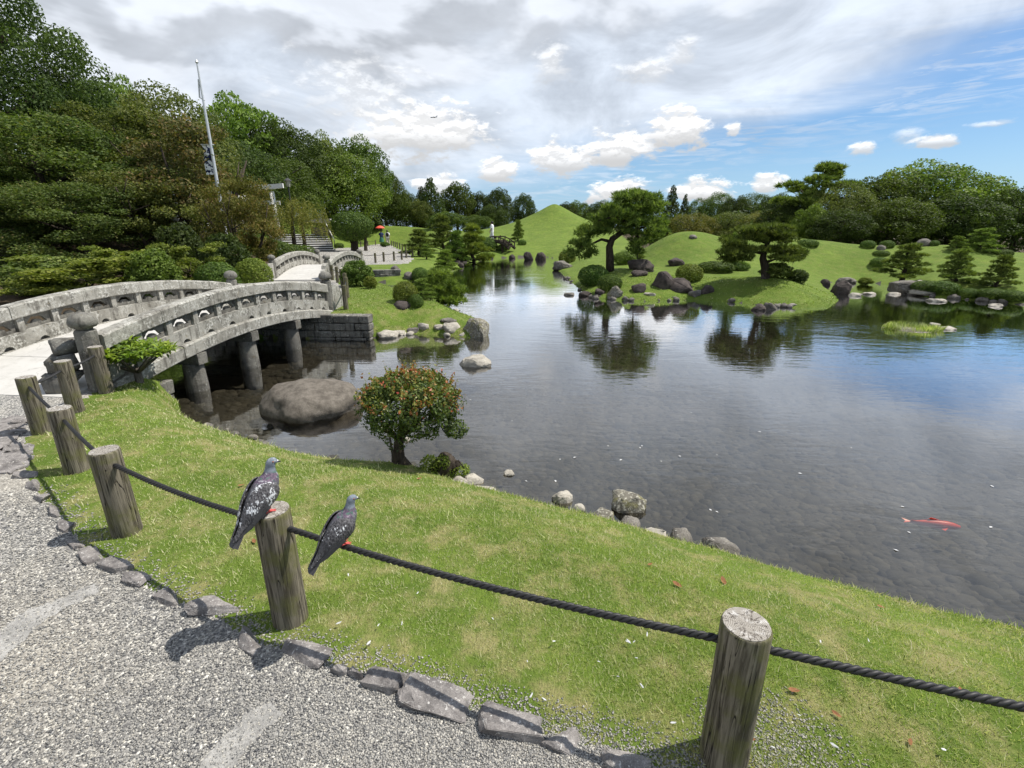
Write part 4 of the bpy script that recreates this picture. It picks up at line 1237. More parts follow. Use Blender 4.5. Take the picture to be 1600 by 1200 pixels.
def dome_lobes(seed, n, z0, z1, rx=.5, lobe=(.13, .2), squash=.8, shape=.5, inner=6):
    """lobes spread over a dome that fills z0..z1 and radius rx"""
    rg = np.random.default_rng(seed); out = []
    zc = z0 + (z1 - z0) * .42
    for i in range(n):
        th = i * 2.39996 + rg.uniform(-.3, .3); c = 1 - (i + .5) / n * 1.45
        s = math.sqrt(max(0, 1 - c * c)); lr = rg.uniform(*lobe)
        hz = (z1 - zc) if c > 0 else (zc - z0)
        f = rg.uniform(.82, 1.06)
        out.append((s * (rx - lr) * math.cos(th) * f, s * (rx - lr) * math.sin(th) * f, zc + c * (hz - lr * squash) * f, lr, lr, lr * squash))
    for i in range(inner):
        th = rg.uniform(0, 6.28); q = rg.uniform(0, .5) * rx
        out.append((q * math.cos(th), q * math.sin(th), zc + rg.uniform(-.3, .4) * (z1 - zc), rx * .45, rx * .45, (z1 - z0) * .3))
    return out
TEMPL = {}
def template(key, lobes, n, size, seed, trunk=None, needles=None, **kw):
    cm = needle_mesh(lobes, n, size, needles, seed) if needles else crown_mesh(lobes, n, size, seed, **kw)
    mb = MB()
    if trunk: trunk(mb)
    else: limbs(mb, (0, 0, 0), (0, 0, .7), .028, seed, 9, .3, bend=.02)
    TEMPL[key] = (cm, mb.mesh('trunk', True))
# near, finely leaved
template('near_broad', dome_lobes(1, 46, .12, 1.0, .5, (.085, .15)), 56000, .0135, 11, loose=.6)
template('near_round', dome_lobes(2, 38, .08, 1.0, .5, (.09, .15), .7), 44000, .0145, 12, loose=.6)
# layered maple: many flat plates
rg_ = np.random.default_rng(31); plates = []
for i in range(120):
    th = rg_.uniform(0, 6.28); z = rg_.uniform(.08, .96); q = .5 * math.sqrt(max(.05, 1 - ((z - .38) / .64) ** 2)) * rg_.uniform(.45, .95)
    rr_ = rg_.uniform(.055, .115)
    plates.append((q * math.cos(th), q * math.sin(th), z, rr_ * rg_.uniform(.9, 1.3), rr_ * rg_.uniform(.9, 1.3), rr_ * rg_.uniform(.55, .9)))
template('near_maple', plates, 50000, .0155, 13, loose=.8, rough=.35, lo=.4, cull=.4, droop=.5, extra=.07)
# spreading cherry with thinning leaves
rg_ = np.random.default_rng(32); lob = []
for i in range(40):
    th = rg_.uniform(0, 6.28); z = rg_.uniform(.28, .96); q = .5 * math.sqrt(max(.05, 1 - ((z - .45) / .58) ** 2)) * rg_.uniform(.3, .9)
    lob.append((q * math.cos(th), q * math.sin(th), z, rg_.uniform(.09, .16), rg_.uniform(.09, .16), rg_.uniform(.05, .09)))
def cherry_trunk(mb):
    rg = random.Random(5)
    for i in range(4):
        th = i * 1.6 + rg.uniform(-.4, .4)
        pts = [(0, 0, -.05), (.03 * math.cos(th), .03 * math.sin(th), .12), (.12 * math.cos(th), .12 * math.sin(th), .3), (.26 * math.cos(th), .26 * math.sin(th), .55), (.34 * math.cos(th), .34 * math.sin(th), .78)]
        mb.tube(pts, [.03, .024, .018, .011, .004], 6)
        for j in range(5):
            p = Vector(pts[2]).lerp(Vector(pts[4]), rg.uniform(0, .8)); a2 = th + rg.uniform(-1.4, 1.4); q = rg.uniform(.08, .2)
            mb.tube([p, p + Vector((math.cos(a2) * q, math.sin(a2) * q, rg.uniform(.02, .18)))], [.008, .002], 5)
template('near_cherry', lob, 26000, .019, 14, cherry_trunk, loose=.8, rough=.35, lo=.3, cull=.3, extra=.2)
# farther templates
template('far_broad', dome_lobes(3, 34, .10, 1.0, .5, (.10, .17)), 26000, .021, 15, loose=.65)
template('far_oak', dome_lobes(4, 24, .2, 1.0, .5, (.10, .17), .75, inner=1), 11000, .031, 16, loose=.7, rough=.3)
template('far_dense', dome_lobes(5, 30, .06, 1.0, .5, (.13, .2), .85), 28000, .019, 17, loose=.55, rough=.12)
con = []
for i in range(44):
    z = .06 + .92 * (i / 44) ** .9; q = .42 * (1 - z) ** .8; th = i * 2.4
    lr = .055 + .13 * (1 - z)
    con.append((q * math.cos(th), q * math.sin(th), z - .02, lr, lr, .05 + .03 * (1 - z)))
con.append((0, 0, .45, .2, .2, .4))
template('far_conifer', con, 11000, .030, 18, loose=.5, rough=.3, droop=.8)
# tall irregular pine with bare tops
rg_ = np.random.default_rng(41); pp = []
for i in range(52):
    z = rg_.uniform(.15, .98); th = rg_.uniform(0, 6.28); q = .5 * rg_.uniform(.15, 1) * (1.25 - .7 * z)
    pp.append((q * math.cos(th), q * math.sin(th), z, rg_.uniform(.06, .12), rg_.uniform(.06, .12), .04))
template('far_pine', pp, 26000, .05, 19, needles=.012)
# pruned garden pine, layered pads
rg_ = np.random.default_rng(42); pp = []
for i in range(17):
    z = .16 + .8 * i / 16; q = .40 * (1.05 - z * .85) * rg_.uniform(.55, 1.0); th = i * 2.4
    pp.append((q * math.cos(th), q * math.sin(th), z, .17 * (1.25 - .55 * z), .17 * (1.25 - .55 * z), .065))
pp.append((0, 0, .93, .13, .13, .07))
def pine_trunk(mb):
    pts = [(0, 0, -.05), (.04, .01, .15), (-.03, .02, .35), (.03, -.02, .6), (0, 0, .88)]
    mb.tube(pts, [.05, .042, .034, .024, .01], 8)
    for (x, y, z, *_r) in pp: mb.tube([(0, 0, max(.1, z - .1)), (x * .6, y * .6, z - .05), (x, y, z - .02)], [.016, .011, .005], 5)
template('garden_pine', pp, 20000, .06, 20, pine_trunk, needles=.010)
# clipped balls and loose bushes
template('ball', [(0, 0, .46, .5, .5, .54)], 5200, .055, 21, lambda mb: limbs(mb, (0, 0, 0), (0, 0, .5), .03, 3, 5, .3), loose=.45, rough=.05, lo=.84, hi=1.0, freq=2.5)
template('bush', dome_lobes(7, 22, .0, 1.0, .5, (.13, .22), .8, inner=3), 8000, .055, 22, lambda mb: limbs(mb, (0, 0, 0), (0, 0, .5), .025, 4, 7, .3), loose=.8, rough=.25)
rg_ = np.random.default_rng(43)
template('spray_bush', [(rg_.uniform(-.4, .4), rg_.uniform(-.4, .4), rg_.uniform(.2, .92) , .16, .16, .06) for i in range(30)], 11000, .036, 23,
         lambda mb: limbs(mb, (0, 0, 0), (0, 0, .5), .015, 5, 9, .35), loose=.4, rough=.35, lo=.2, cull=.2)

def plant(key, loc, w, h, leaf, label, cat, name, group=None, bark='bark', rz=None, deep=1.0):
    cm, tm = TEMPL[key]
    root = empty(name, loc, (0, 0, rz if rz is not None else (hash((round(loc[0], 2), round(loc[1], 2))) % 628) / 100.0))
    root.scale = (w, w * deep, h)
    t = link('trunk', tm, M['bark'], root); c = link('crown', cm, L['broad'], root)
    for o, m_ in ((t, M[bark]), (c, L[leaf])):
        o.material_slots[0].link = 'OBJECT'; o.material_slots[0].material = m_
    tag(root, label, cat, group)
    return root
def tree_px(key, px, ytop, wpx, D, leaf, label, cat='tree', name='tree', group=None, bark='bark', deep=1.0, sink=.1):
    x, y, zt = AT(px, ytop, D); zg = zland(x, y) - sink
    k = depth(x, y, (zt + zg) / 2) / 760
    return plant(key, (x, y, zg), wpx * k, zt - zg, leaf, label, cat, name, group, bark, deep=deep)
def shrub_px(key, px, ybase, w, h, leaf, label, cat='shrub', name='shrub', group=None, deep=1.0):
    g = ground_at(px, ybase); k = depth(*g) / 760
    return plant(key, (g[0], g[1] + w * k * deep * .4, g[2] - .03), w * k, h * k * 1.0 + .03, leaf, label, cat, name, group, deep=deep)

# ------------------------------------------------------------------ pruned pines drawn one by one
def pine(base_px, D, trunk, branches, pads, label, n, ln, wd, leaf='pine', r0=.12, bark='bark', seed=1, zg=None, name='pine_tree'):
    rg = random.Random(seed)
    b = Vector(AT(*base_px, D)); b.z = zland(b.x, b.y) - .04 if zg is None else zg
    root = empty(name, b); tag(root, label, 'pine tree')
    def w(px, py, dy=0.0): return Vector(AT(px, py, D + dy)) - b
    mb = MB(); pts = [Vector((0, 0, -.1))] + [w(*p) for p in trunk]
    mb.tube(pts, [r0 * (1.25 - .95 * i / (len(pts) - 1)) for i in range(len(pts))], 10)
    mb.build('trunk', M[bark], root, smooth=True)
    for br in branches:
        q = [w(*p) for p in br]; mb = MB()
        mb.tube(q, [r0 * .5 * (1 - .75 * i / (len(q) - 1)) for i in range(len(q))], 7)
        mb.build('branch', M[bark], root, smooth=True)
    Lb = []
    for (px, py, pw, ph) in pads:
        for dy in ((-.3, .35) if pw > 34 else (0,)):
            c = w(px + rg.uniform(-4, 4), py + rg.uniform(-3, 3), dy * pw / 60 * D / 14 + rg.uniform(-.15, .15)); k = D / 760
            for j in range(5):                         # each pad a handful of small tufted cushions
                a2 = j * 1.2566 + rg.uniform(-.4, .4); q = pw * .34 * k * (rg.uniform(.5, 1) if j else 0)
                Lb.append((c.x + q * math.cos(a2), c.y + q * math.sin(a2), c.z + rg.uniform(-.25, .2) * ph * k, pw * .22 * k, pw * .22 * k, ph * .27 * k))
    link('crown', needle_mesh(Lb, n, ln, wd, seed), L[leaf], root)
    return root
pine((954, 416), 18.7, [(953, 400), (952, 386), (957, 373), (970, 364), (985, 350), (992, 325), (996, 308)],
     [[(955, 378), (940, 374), (925, 381), (908, 386, -.3)], [(970, 364), (990, 360), (1015, 352, .4), (1032, 348, .5)], [(985, 350), (960, 338, -.4), (935, 345, -.5)], [(992, 330), (1010, 324, .3)],
      [(990, 360), (1000, 376), (996, 398), (996, 404)]],
     [(995, 304, 58, 20), (975, 312, 40, 18), (1018, 312, 44, 22), (1012, 328, 64, 24), (968, 330, 62, 24), (938, 344, 48, 22), (995, 346, 70, 22), (1030, 344, 36, 26), (918, 362, 46, 26), (945, 360, 50, 20),
      (1022, 366, 44, 24), (1002, 378, 40, 16), (985, 362, 40, 14), (912, 384, 40, 20), (928, 396, 30, 18), (893, 378, 24, 14), (994, 392, 30, 14), (898, 396, 32, 20), (915, 404, 26, 14)],
     'large spreading black pine with curved trunk on the island', 46000, .14, .028, r0=.135, seed=1)
pine((1197, 438), 15.6, [(1196, 420), (1192, 404), (1194, 390), (1202, 376), (1196, 362)],
     [[(1194, 396), (1172, 392), (1150, 396, -.3)], [(1195, 390), (1216, 388), (1236, 398, .3)], [(1200, 380), (1178, 372, .3), (1160, 374, .3)], [(1196, 410), (1215, 404, -.3)]],
     [(1192, 358, 54, 15), (1172, 366, 44, 16), (1214, 362, 44, 15), (1150, 376, 42, 18), (1190, 374, 50, 14), (1226, 376, 44, 16), (1142, 392, 38, 18), (1166, 390, 44, 14), (1206, 390, 44, 12),
      (1238, 392, 42, 18), (1228, 404, 50, 14), (1156, 404, 46, 14), (1246, 406, 28, 12), (1136, 404, 22, 12)],
     'spreading dark pine on the grassy point right of the island', 38000, .12, .023, r0=.115, seed=2)
pine((668, 486), 12.2, [(676, 480), (688, 470), (692, 455), (690, 438)], [[(688, 472), (705, 470), (722, 474, -.2)], [(690, 460), (670, 456, .2)], [(688, 474), (672, 478, -.2)]],
     [(690, 430, 38, 14), (678, 440, 42, 15), (704, 440, 42, 16), (690, 450, 60, 16), (668, 454, 36, 15), (714, 455, 38, 18), (692, 464, 70, 16), (722, 468, 30, 18), (664, 468, 36, 14), (706, 474, 40, 12), (684, 478, 34, 10)],
     'bright green cushion pine leaning over water on the islet', 34000, .10, .016, leaf='pine_bright', r0=.09, seed=3)
shrub_px('garden_pine', 1434, 442, 84, 56, 'pine', 'rounded open garden pine right of the upright inlet rock', 'pine tree', 'pine_tree')
for a in [('garden_pine', 1511, 450, 66, 54, 'pine', 'flat layered garden pine on the right far shore'),
          ('garden_pine', 1580, 455, 62, 50, 'pine', 'layered garden pine at the right edge beside the flat layered one'),
          ('garden_pine', 1550, 398, 62, 38, 'pine', 'upright pine on the upper right lawn'),
          ('garden_pine', 1506, 396, 36, 24, 'pine', 'small bright pine left of the upright pine on the right lawn'),
          ('garden_pine', 810, 379, 24, 32, 'pine', 'little round pine on the slope of the cone hill'),
          ('garden_pine', 652, 402, 62, 40, 'pine', 'broad garden pine beside the far rope fence'),
          ('garden_pine', 690, 398, 58, 58, 'pine', 'tall garden pine behind the broad garden pine'),
          ('garden_pine', 694, 428, 48, 34, 'pine_bright', 'low cushion pine on the bank beyond the islet pine'),
          ('garden_pine', 664, 406, 30, 22, 'pine', 'small dark pine between the fence and the cushion pine'),
          ('garden_pine', 1152, 424, 40, 58, 'pine', 'pine standing behind the second large pine at left'),
          ('garden_pine', 997, 408, 40, 26, 'pine', 'small pine right behind the island pine trunk')]:
    shrub_px(a[0], a[1], a[2], a[3], a[4], a[5], a[6], 'pine tree', 'pine_tree')

# ------------------------------------------------------------------ woods: left slope, centre, right
T = tree_px
WL, WC, WR = 'trees on the wooded left slope', 'trees along the middle skyline', 'trees behind the right lawn'
for a in [('near_broad', -70, -60, 340, 25, 'dark', 'tallest dark evergreen at the left edge of photo'),
          ('near_round', 92, 92, 150, 28, 'dark', 'dark evergreen right of the tallest left tree'),
          ('near_maple', 40, 178, 330, 21, 'maple', 'broad olive maple in front of the tallest left tree'),
          ('near_maple', 190, 168, 260, 25, 'olive', 'olive green layered maple left of the reddish cherry'),
          ('near_maple', -90, 250, 300, 18.5, 'maple', 'dark low maple at the far left edge above the bridge'),
          ('near_maple', 110, 285, 250, 18.5, 'maple', 'low shaded maple behind the bright bushes'),
          ('far_oak', 180, 118, 90, 42, 'bright', 'pale green tree top between two dark evergreens'),
          ('far_dense', 245, 122, 210, 36, 'olive', 'brownish olive cedar behind the reddish cherry'),
          ('near_cherry', 278, 190, 250, 22.5, 'russet', 'cherry with reddish brown leaves in front of the flagpole'),
          ('near_cherry', 362, 276, 130, 19.5, 'yellow', 'yellowing cherry in front of the torii gate'),
          ('near_cherry', 215, 258, 190, 20, 'olive', 'olive cherry below the reddish cherry'),
          ('far_oak', 372, 148, 150, 55, 'bright', 'bright green camphor right of the flagpole top'),
          ('far_dense', 345, 205, 190, 42, 'dark', 'dark cedar right of the flagpole'),
          ('far_broad', 432, 186, 160, 56, 'dark', 'dark evergreen right of the bright camphor'),
          ('far_dense', 415, 235, 170, 46, 'broad', 'mid green tree above the torii gate'),
          ('far_broad', 500, 203, 100, 62, 'olive', 'olive evergreen on the ridge left of the dome tree'),
          ('far_broad', 556, 210, 120, 68, 'broad', 'tall evergreen behind the dome tree'),
          ('far_broad', 598, 262, 74, 76, 'broad', 'evergreen sloping down right of the dome tree'),
          ('far_dense', 515, 228, 180, 62, 'dome', 'large smooth dome shaped tree above the mushroom topiary'),
          ('far_broad', 615, 300, 70, 80, 'dome', 'medium tree right of the dome tree foot'),
          ('far_broad', 655, 310, 48, 78, 'olive', 'small standing tree on the left lawn mound'),
          ('far_broad', 632, 296, 50, 88, 'dark', 'dark tree behind the left lawn mound')]:
    T(*a, group=WL)
for a in [('far_conifer', 671, 276, 62, 80, 'dark', 'pointed twin conifer on the middle skyline'),
          ('far_conifer', 657, 290, 40, 82, 'dark', 'small conifer left of the pointed conifer'),
          ('far_oak', 713, 283, 62, 86, 'broad', 'rounded tree right of the pointed conifer'),
          ('far_broad', 748, 298, 52, 90, 'dark', 'dark tree second right of the pointed conifer'),
          ('far_broad', 778, 291, 56, 88, 'dark', 'tallest dark tree left of the cone hill'),
          ('far_broad', 818, 300, 50, 92, 'dark', 'dark round tree just left of the cone hill'),
          ('far_broad', 770, 318, 60, 78, 'dark', 'bluish round tree before the dark skyline trees'),
          ('far_broad', 905, 312, 60, 100, 'broad', 'tree right behind the cone slope'),
          ('far_broad', 940, 312, 60, 96, 'dark', 'dark tree behind the island pine at left'),
          ('far_oak', 1002, 296, 80, 80, 'dark', 'dark oak behind the island pine top'),
          ('far_conifer', 1053, 288, 44, 76, 'dark', 'pointed conifer right of the island pine'),
          ('far_conifer', 1072, 302, 30, 78, 'dark', 'smaller conifer right of the pointed conifer'),
          ('far_dense', 1096, 306, 50, 80, 'broad', 'round tree between conifer and right dome trees'),
          ('far_dense', 1126, 296, 62, 78, 'broad', 'clipped looking round tree on the right skyline'),
          ('far_dense', 1182, 298, 76, 74, 'broad', 'second round tree on the right skyline'),
          ('far_broad', 884, 314, 50, 92, 'dark', 'dark tree just right of the cone peak'),
          ('far_dense', 968, 308, 76, 88, 'broad', 'green tree filling the belt behind the island pine'),
          ('far_broad', 1154, 304, 60, 70, 'dark', 'dark tree between the two round skyline trees'),
          ('far_broad', 1218, 300, 70, 66, 'dark', 'dark tree left of the ragged pine on the skyline'),
          ('far_broad', 700, 330, 70, 70, 'broad', 'low tree behind the cloud pruned pines'),
          ('far_broad', 745, 335, 60, 66, 'broad', 'low tree left of the wooden bridge')]:
    T(*a, group=WC)
for a in [('far_pine', 1285, 260, 160, 34.3, 'pine', 'tall ragged pine on the right skyline'),
          ('far_dense', 1325, 282, 120, 31.7, 'olive', 'olive tree below the tall ragged pine'),
          ('far_broad', 1240, 305, 110, 34.3, 'dark', 'dark tree left below the ragged pine'),
          ('far_oak', 1270, 318, 60, 30.4, 'bright', 'bright green tree below the ragged pine'),
          ('far_broad', 1390, 268, 150, 33.0, 'broad', 'evergreen between ragged pine and large dome'),
          ('far_broad', 1462, 248, 230, 34.3, 'dome', 'largest dome shaped tree on the right skyline'),
          ('far_broad', 1400, 308, 150, 29.7, 'broad', 'lower tree in front of the large right dome'),
          ('far_broad', 1505, 300, 160, 30.4, 'dark', 'dark lower tree right of the large dome'),
          ('far_broad', 1320, 325, 110, 29.0, 'dark', 'dark undergrowth tree above the right hill crest'),
          ('far_broad', 1612, 288, 120, 30.4, 'dark', 'dark tree at the right edge of photo'),
          ('far_broad', 1560, 282, 110, 37.0, 'broad', 'tree behind the right edge tree'),
          ('far_broad', 1700, 270, 190, 31.7, 'broad', 'tree beyond the right edge of photo'),
          ('far_dense', 1085, 330, 90, 37.0, 'yellow', 'brownish shrub mass left of three behind the hills'),
          ('far_dense', 1140, 328, 90, 37.0, 'olive', 'brownish shrub mass in the middle behind the hills'),
          ('far_dense', 1195, 326, 100, 37.0, 'yellow', 'brownish shrub mass right of three behind the hills'),
          ('far_broad', 1040, 338, 70, 38.3, 'dark', 'dark shrub mass behind the island pine at right')]:
    T(*a, group=WR)
# deep woodland filling in behind: reads as one mass
def undergrowth():
    rg = np.random.default_rng(77); lob = []
    def row(p0, p1, n, z, r, dz=0):
        for i in range(n):
            t = (i + rg.uniform(-.3, .3)) / n; x = p0[0] + (p1[0] - p0[0]) * t; y = p0[1] + (p1[1] - p0[1]) * t + rg.uniform(-1, 1)
            lob.append((x, y, zland(x, y) + z * rg.uniform(.4, .7), r * rg.uniform(.8, 1.2), r * .7, z * rg.uniform(.5, .8)))
    row((-62, 44), (-24, 66), 16, 4.5, 3.2); row((-24, 68), (-4, 96), 12, 4, 3); row((-8, 104), (40, 100), 22, 3.4, 3.4); row((12, 40), (50, 37), 18, 2.4, 2.2)
    row((16, 33.5), (44, 31), 14, 1.8, 1.8); row((-40, 20), (-17, 24), 9, 2.2, 2.0); row((-22, 27), (-22, 44), 9, 2.4, 1.9)
    row((60, 46), (110, 20), 16, 6, 4); row((-62, 42), (-60, 8), 12, 6, 4); row((-44, 14), (-19, 13.5), 8, 3.0, 2.2)
    me = crown_mesh(lob, 60000, .30, 78, loose=.8, rough=.25)
    tag(link('undergrowth', me, L['dark']), 'dark woodland undergrowth filling in behind the trees', None, None, 'stuff')
undergrowth()

# ------------------------------------------------------------------ shrubs
S_ = shrub_px
for a in [('spray_bush', 120, 390, 200, 11.6, 'clip_gold', 'feathery yellow green bush left behind the near bridge'),
          ('spray_bush', 185, 376, 110, 12.4, 'clip_gold', 'tall feathery bush behind the near bridge rail'),
          ('bush', 232, 386, 84, 12.0, 'bright', 'bright green leafy bush behind the near bridge rail'),
          ('spray_bush', 287, 372, 92, 13.0, 'clip_gold', 'fine textured green bush right of the bright leafy bush'),
          ('bush', 348, 362, 80, 15.0, 'dark', 'dark glossy camellia behind the far newel of the near bridge'),
          ('ball', 335, 408, 66, 12.8, 'clip', 'low clipped bush beside the left far newel'),
          ('ball', 392, 402, 56, 14.2, 'clip_gold', 'golden tipped clipped bush between the two bridges'),
          ('bush', 272, 345, 84, 16.5, 'dark', 'dark camellia higher on the left bank'),
          ('bush', 60, 396, 120, 12.6, 'olive', 'olive bush farthest left behind the near bridge rail')]:
    T(a[0], a[1], a[2], a[3], a[4], a[5], a[6], 'shrub', 'shrub')
for a in [('bush', 552, 450, 54, 42, 'clip', 'dark hedge bush in front of the farther bridge'),
          ('bush', 577, 452, 24, 20, 'clip_gold', 'small pale bush at the stream edge below the hedge bush'),
          ('ball', 655, 441, 28, 22, 'clip', 'clipped ball shrub beyond the stream'),
          ('ball', 674, 440, 24, 18, 'clip', 'clipped ball shrub right of the other beyond the stream'),
          ('ball', 631, 478, 40, 36, 'clip_gold', 'clipped ball shrub left of the bright islet pine'),
          ('ball', 648, 485, 26, 22, 'clip', 'low dark shrub at the islet pine foot'),
          ('garden_pine', 655, 470, 50, 30, 'pine', 'low dark pine shrub behind the clipped islet ball'),
          ('ball', 930, 448, 50, 32, 'clip', 'wide dark clipped shrub on the island shore'),
          ('ball', 955, 456, 40, 26, 'clip', 'grey green clipped shrub in front of the wide island shrub'),
          ('ball', 887, 412, 28, 20, 'clip_gold', 'small golden bush at the left tip of the island'),
          ('ball', 1082, 442, 44, 28, 'clip_gold', 'golden green clipped shrub among dark boulders'),
          ('ball', 980, 414, 40, 20, 'bright', 'bright low shrub right of the island pine trunk'),
          ('ball', 1127, 428, 60, 18, 'clip', 'long low shrub bank behind the grassy point'),
          ('ball', 1158, 424, 40, 14, 'clip', 'low shrub bank left of the second pine'),
          ('bush', 1222, 438, 56, 26, 'pine', 'spreading low shrub right of the second pine trunk'),
          ('bush', 1252, 444, 34, 22, 'dark', 'dark rounded bush at the right end of the grassy point'),
          ('ball', 1268, 388, 34, 13, 'clip', 'long clipped bush alone on the right hill crest'),
          ('ball', 1361, 389, 22, 13, 'clip', 'left clipped bush of the pair on the right hill'),
          ('ball', 1391, 389, 22, 12, 'clip', 'right clipped bush of the pair on the right hill'),
          ('ball', 1383, 401, 24, 9, 'clip', 'low clipped bush below the pair on the right hill'),
          ('ball', 1380, 417, 26, 14, 'clip', 'clipped bush lowest on the right hill slope'),
          ('ball', 1422, 379, 22, 12, 'clip', 'clipped bush on the skyline of the right lawn'),
          ('ball', 1464, 384, 14, 8, 'clip', 'small clipped bush beside the crest rock'),
          ('ball', 1575, 402, 30, 12, 'clip', 'clipped bush below the upright pine at right'),
          ('ball', 1460, 460, 44, 18, 'clip', 'grey green clipped shore shrub behind long flat stone'),
          ('ball', 1486, 463, 46, 20, 'clip', 'wider clipped shore shrub second of the right shore'),
          ('ball', 1524, 466, 30, 14, 'clip', 'small clipped shore shrub third of the right shore'),
          ('ball', 1562, 470, 40, 16, 'clip', 'clipped shore shrub fourth of the right shore'),
          ('ball', 1594, 472, 36, 16, 'clip', 'clipped shore shrub at the right edge of photo'),
          ('bush', 1358, 446, 24, 12, 'clip_gold', 'low bush at the head of the inlet'),
          ('ball', 790, 391, 18, 15, 'clip', 'grey clipped ball by the wooden bridge end'),
          ('ball', 782, 394, 14, 10, 'clip', 'low clipped ball at water below the wooden bridge'),
          ('ball', 816, 384, 14, 9, 'clip', 'small clipped shrub below the little round pine'),
          ('ball', 722, 398, 22, 16, 'clip_gold', 'clipped cushion shrub on the far left bank'),
          ('ball', 736, 396, 16, 20, 'clip', 'clipped shrub beside the cushion on the far bank'),
          ('ball', 760, 394, 34, 22, 'clip', 'broad clipped shrub under the wooden bridge'),
          ('bush', 600, 386, 18, 8, 'clip', 'little shrub beside the far path'),
          ('ball', 528, 388, 16, 8, 'clip', 'tiny clipped ball at the foot of the stairs'),
          ('bush', 575, 366, 46, 26, 'dark', 'dark bush right of the mushroom topiary')]:
    S_(*a)
# cloud-pruned tree on the far bank
T('garden_pine', 738, 352, 70, 34, 'clip_gold', 'cloud pruned tree with golden pads on the far bank', 'tree', 'cloud_pruned_tree')
T('garden_pine', 712, 362, 46, 33, 'clip', 'small cloud pruned tree left of the golden pads', 'tree', 'cloud_pruned_tree')
# mushroom topiary
def mushroom():
    D = 42; x, y, zt = AT(547, 330, D); zg = zland(x, y)
    root = empty('topiary_tree', (x, y, zg)); tag(root, 'mushroom shaped topiary tree on several trunks beside the path', 'topiary')
    H = zt - zg; k = D / 760; w = 64 * k
    link('crown', crown_mesh([(0, 0, H * .62, w * .5, w * .45, H * .38)], 9000, .12, 90, loose=.45, rough=.05, lo=.86, hi=1.0), L['clip'], root)
    for dx, dx2 in ((-.1, -.5), (.25, .3), (1.0, 1.1), (.1, .05)):
        mb = MB(); mb.tube([(dx, 0, -.1), (dx, .1, H * .2), (dx2, .1, H * .5)], [.16, .13, .08], 8); mb.build('trunk', M['bark'], root)
mushroom()
# weeping tree before the stairs
def weeping():
    D = 36; x, y, zt = AT(460, 306, D); zg = zland(x, y)
    root = empty('weeping_tree', (x, y, zg)); tag(root, 'weeping yellow green tree with two trunks before the stairs', 'tree')
    H = zt - zg; rg = np.random.default_rng(3); P = []
    for i in range(230):
        th = rg.uniform(0, 6.28); q = rg.uniform(.2, 2.1); z0 = H * rg.uniform(.72, 1.0) - q * .25; ln = rg.uniform(.6, 2.2)
        m = int(ln / .035); t = np.linspace(0, 1, m)
        P.append(np.c_[math.cos(th) * (q + .35 * t), math.sin(th) * (q + .35 * t), z0 - ln * t ** 1.4] + rg.normal(size=(m, 3)) * .05)
    P = np.concatenate(P); P = P[P[:, 2] > H * .2]
    V, F = leaf_quads(P, np.tile([0, 0, 1.0], (len(P), 1)), .10, rg, 2.2, 1.2, 1.0)
    link('crown', fast_mesh('crown', V, F, np.repeat(np.clip(rg.normal(.5, .25, len(P)), 0, 1), 4)), L['yellow'], root)
    for dx in (-.45, .3):
        mb = MB(); mb.tube([(dx, 0, -.1), (dx, 0, H * .4), (dx * .6, 0, H * .85)], [.16, .12, .05], 8); mb.build('trunk', M['bark'], root)
weeping()
# long clipped hedge running down beside the stairs
def hedge():
    a_, b_ = Vector(AT(330, 352, 26)), Vector(AT(478, 396, 30)); root = empty('hedge', (a_.x, a_.y, zland(a_.x, a_.y)))
    tag(root, 'long clipped hedge running down the left bank to the farther bridge', 'hedge')
    lob = []
    for i in range(24):
        p = a_.lerp(b_, i / 23); z = max(p.z - .35, zland(p.x, p.y) + .2)
        lob.append((p.x - a_.x, p.y - a_.y, z - root.location.z, .6, .6, .62))
    link('foliage', crown_mesh(lob, 16000, .10, 91, loose=.5, rough=.08, lo=.8, hi=1.0), L['clip'], root)
hedge()
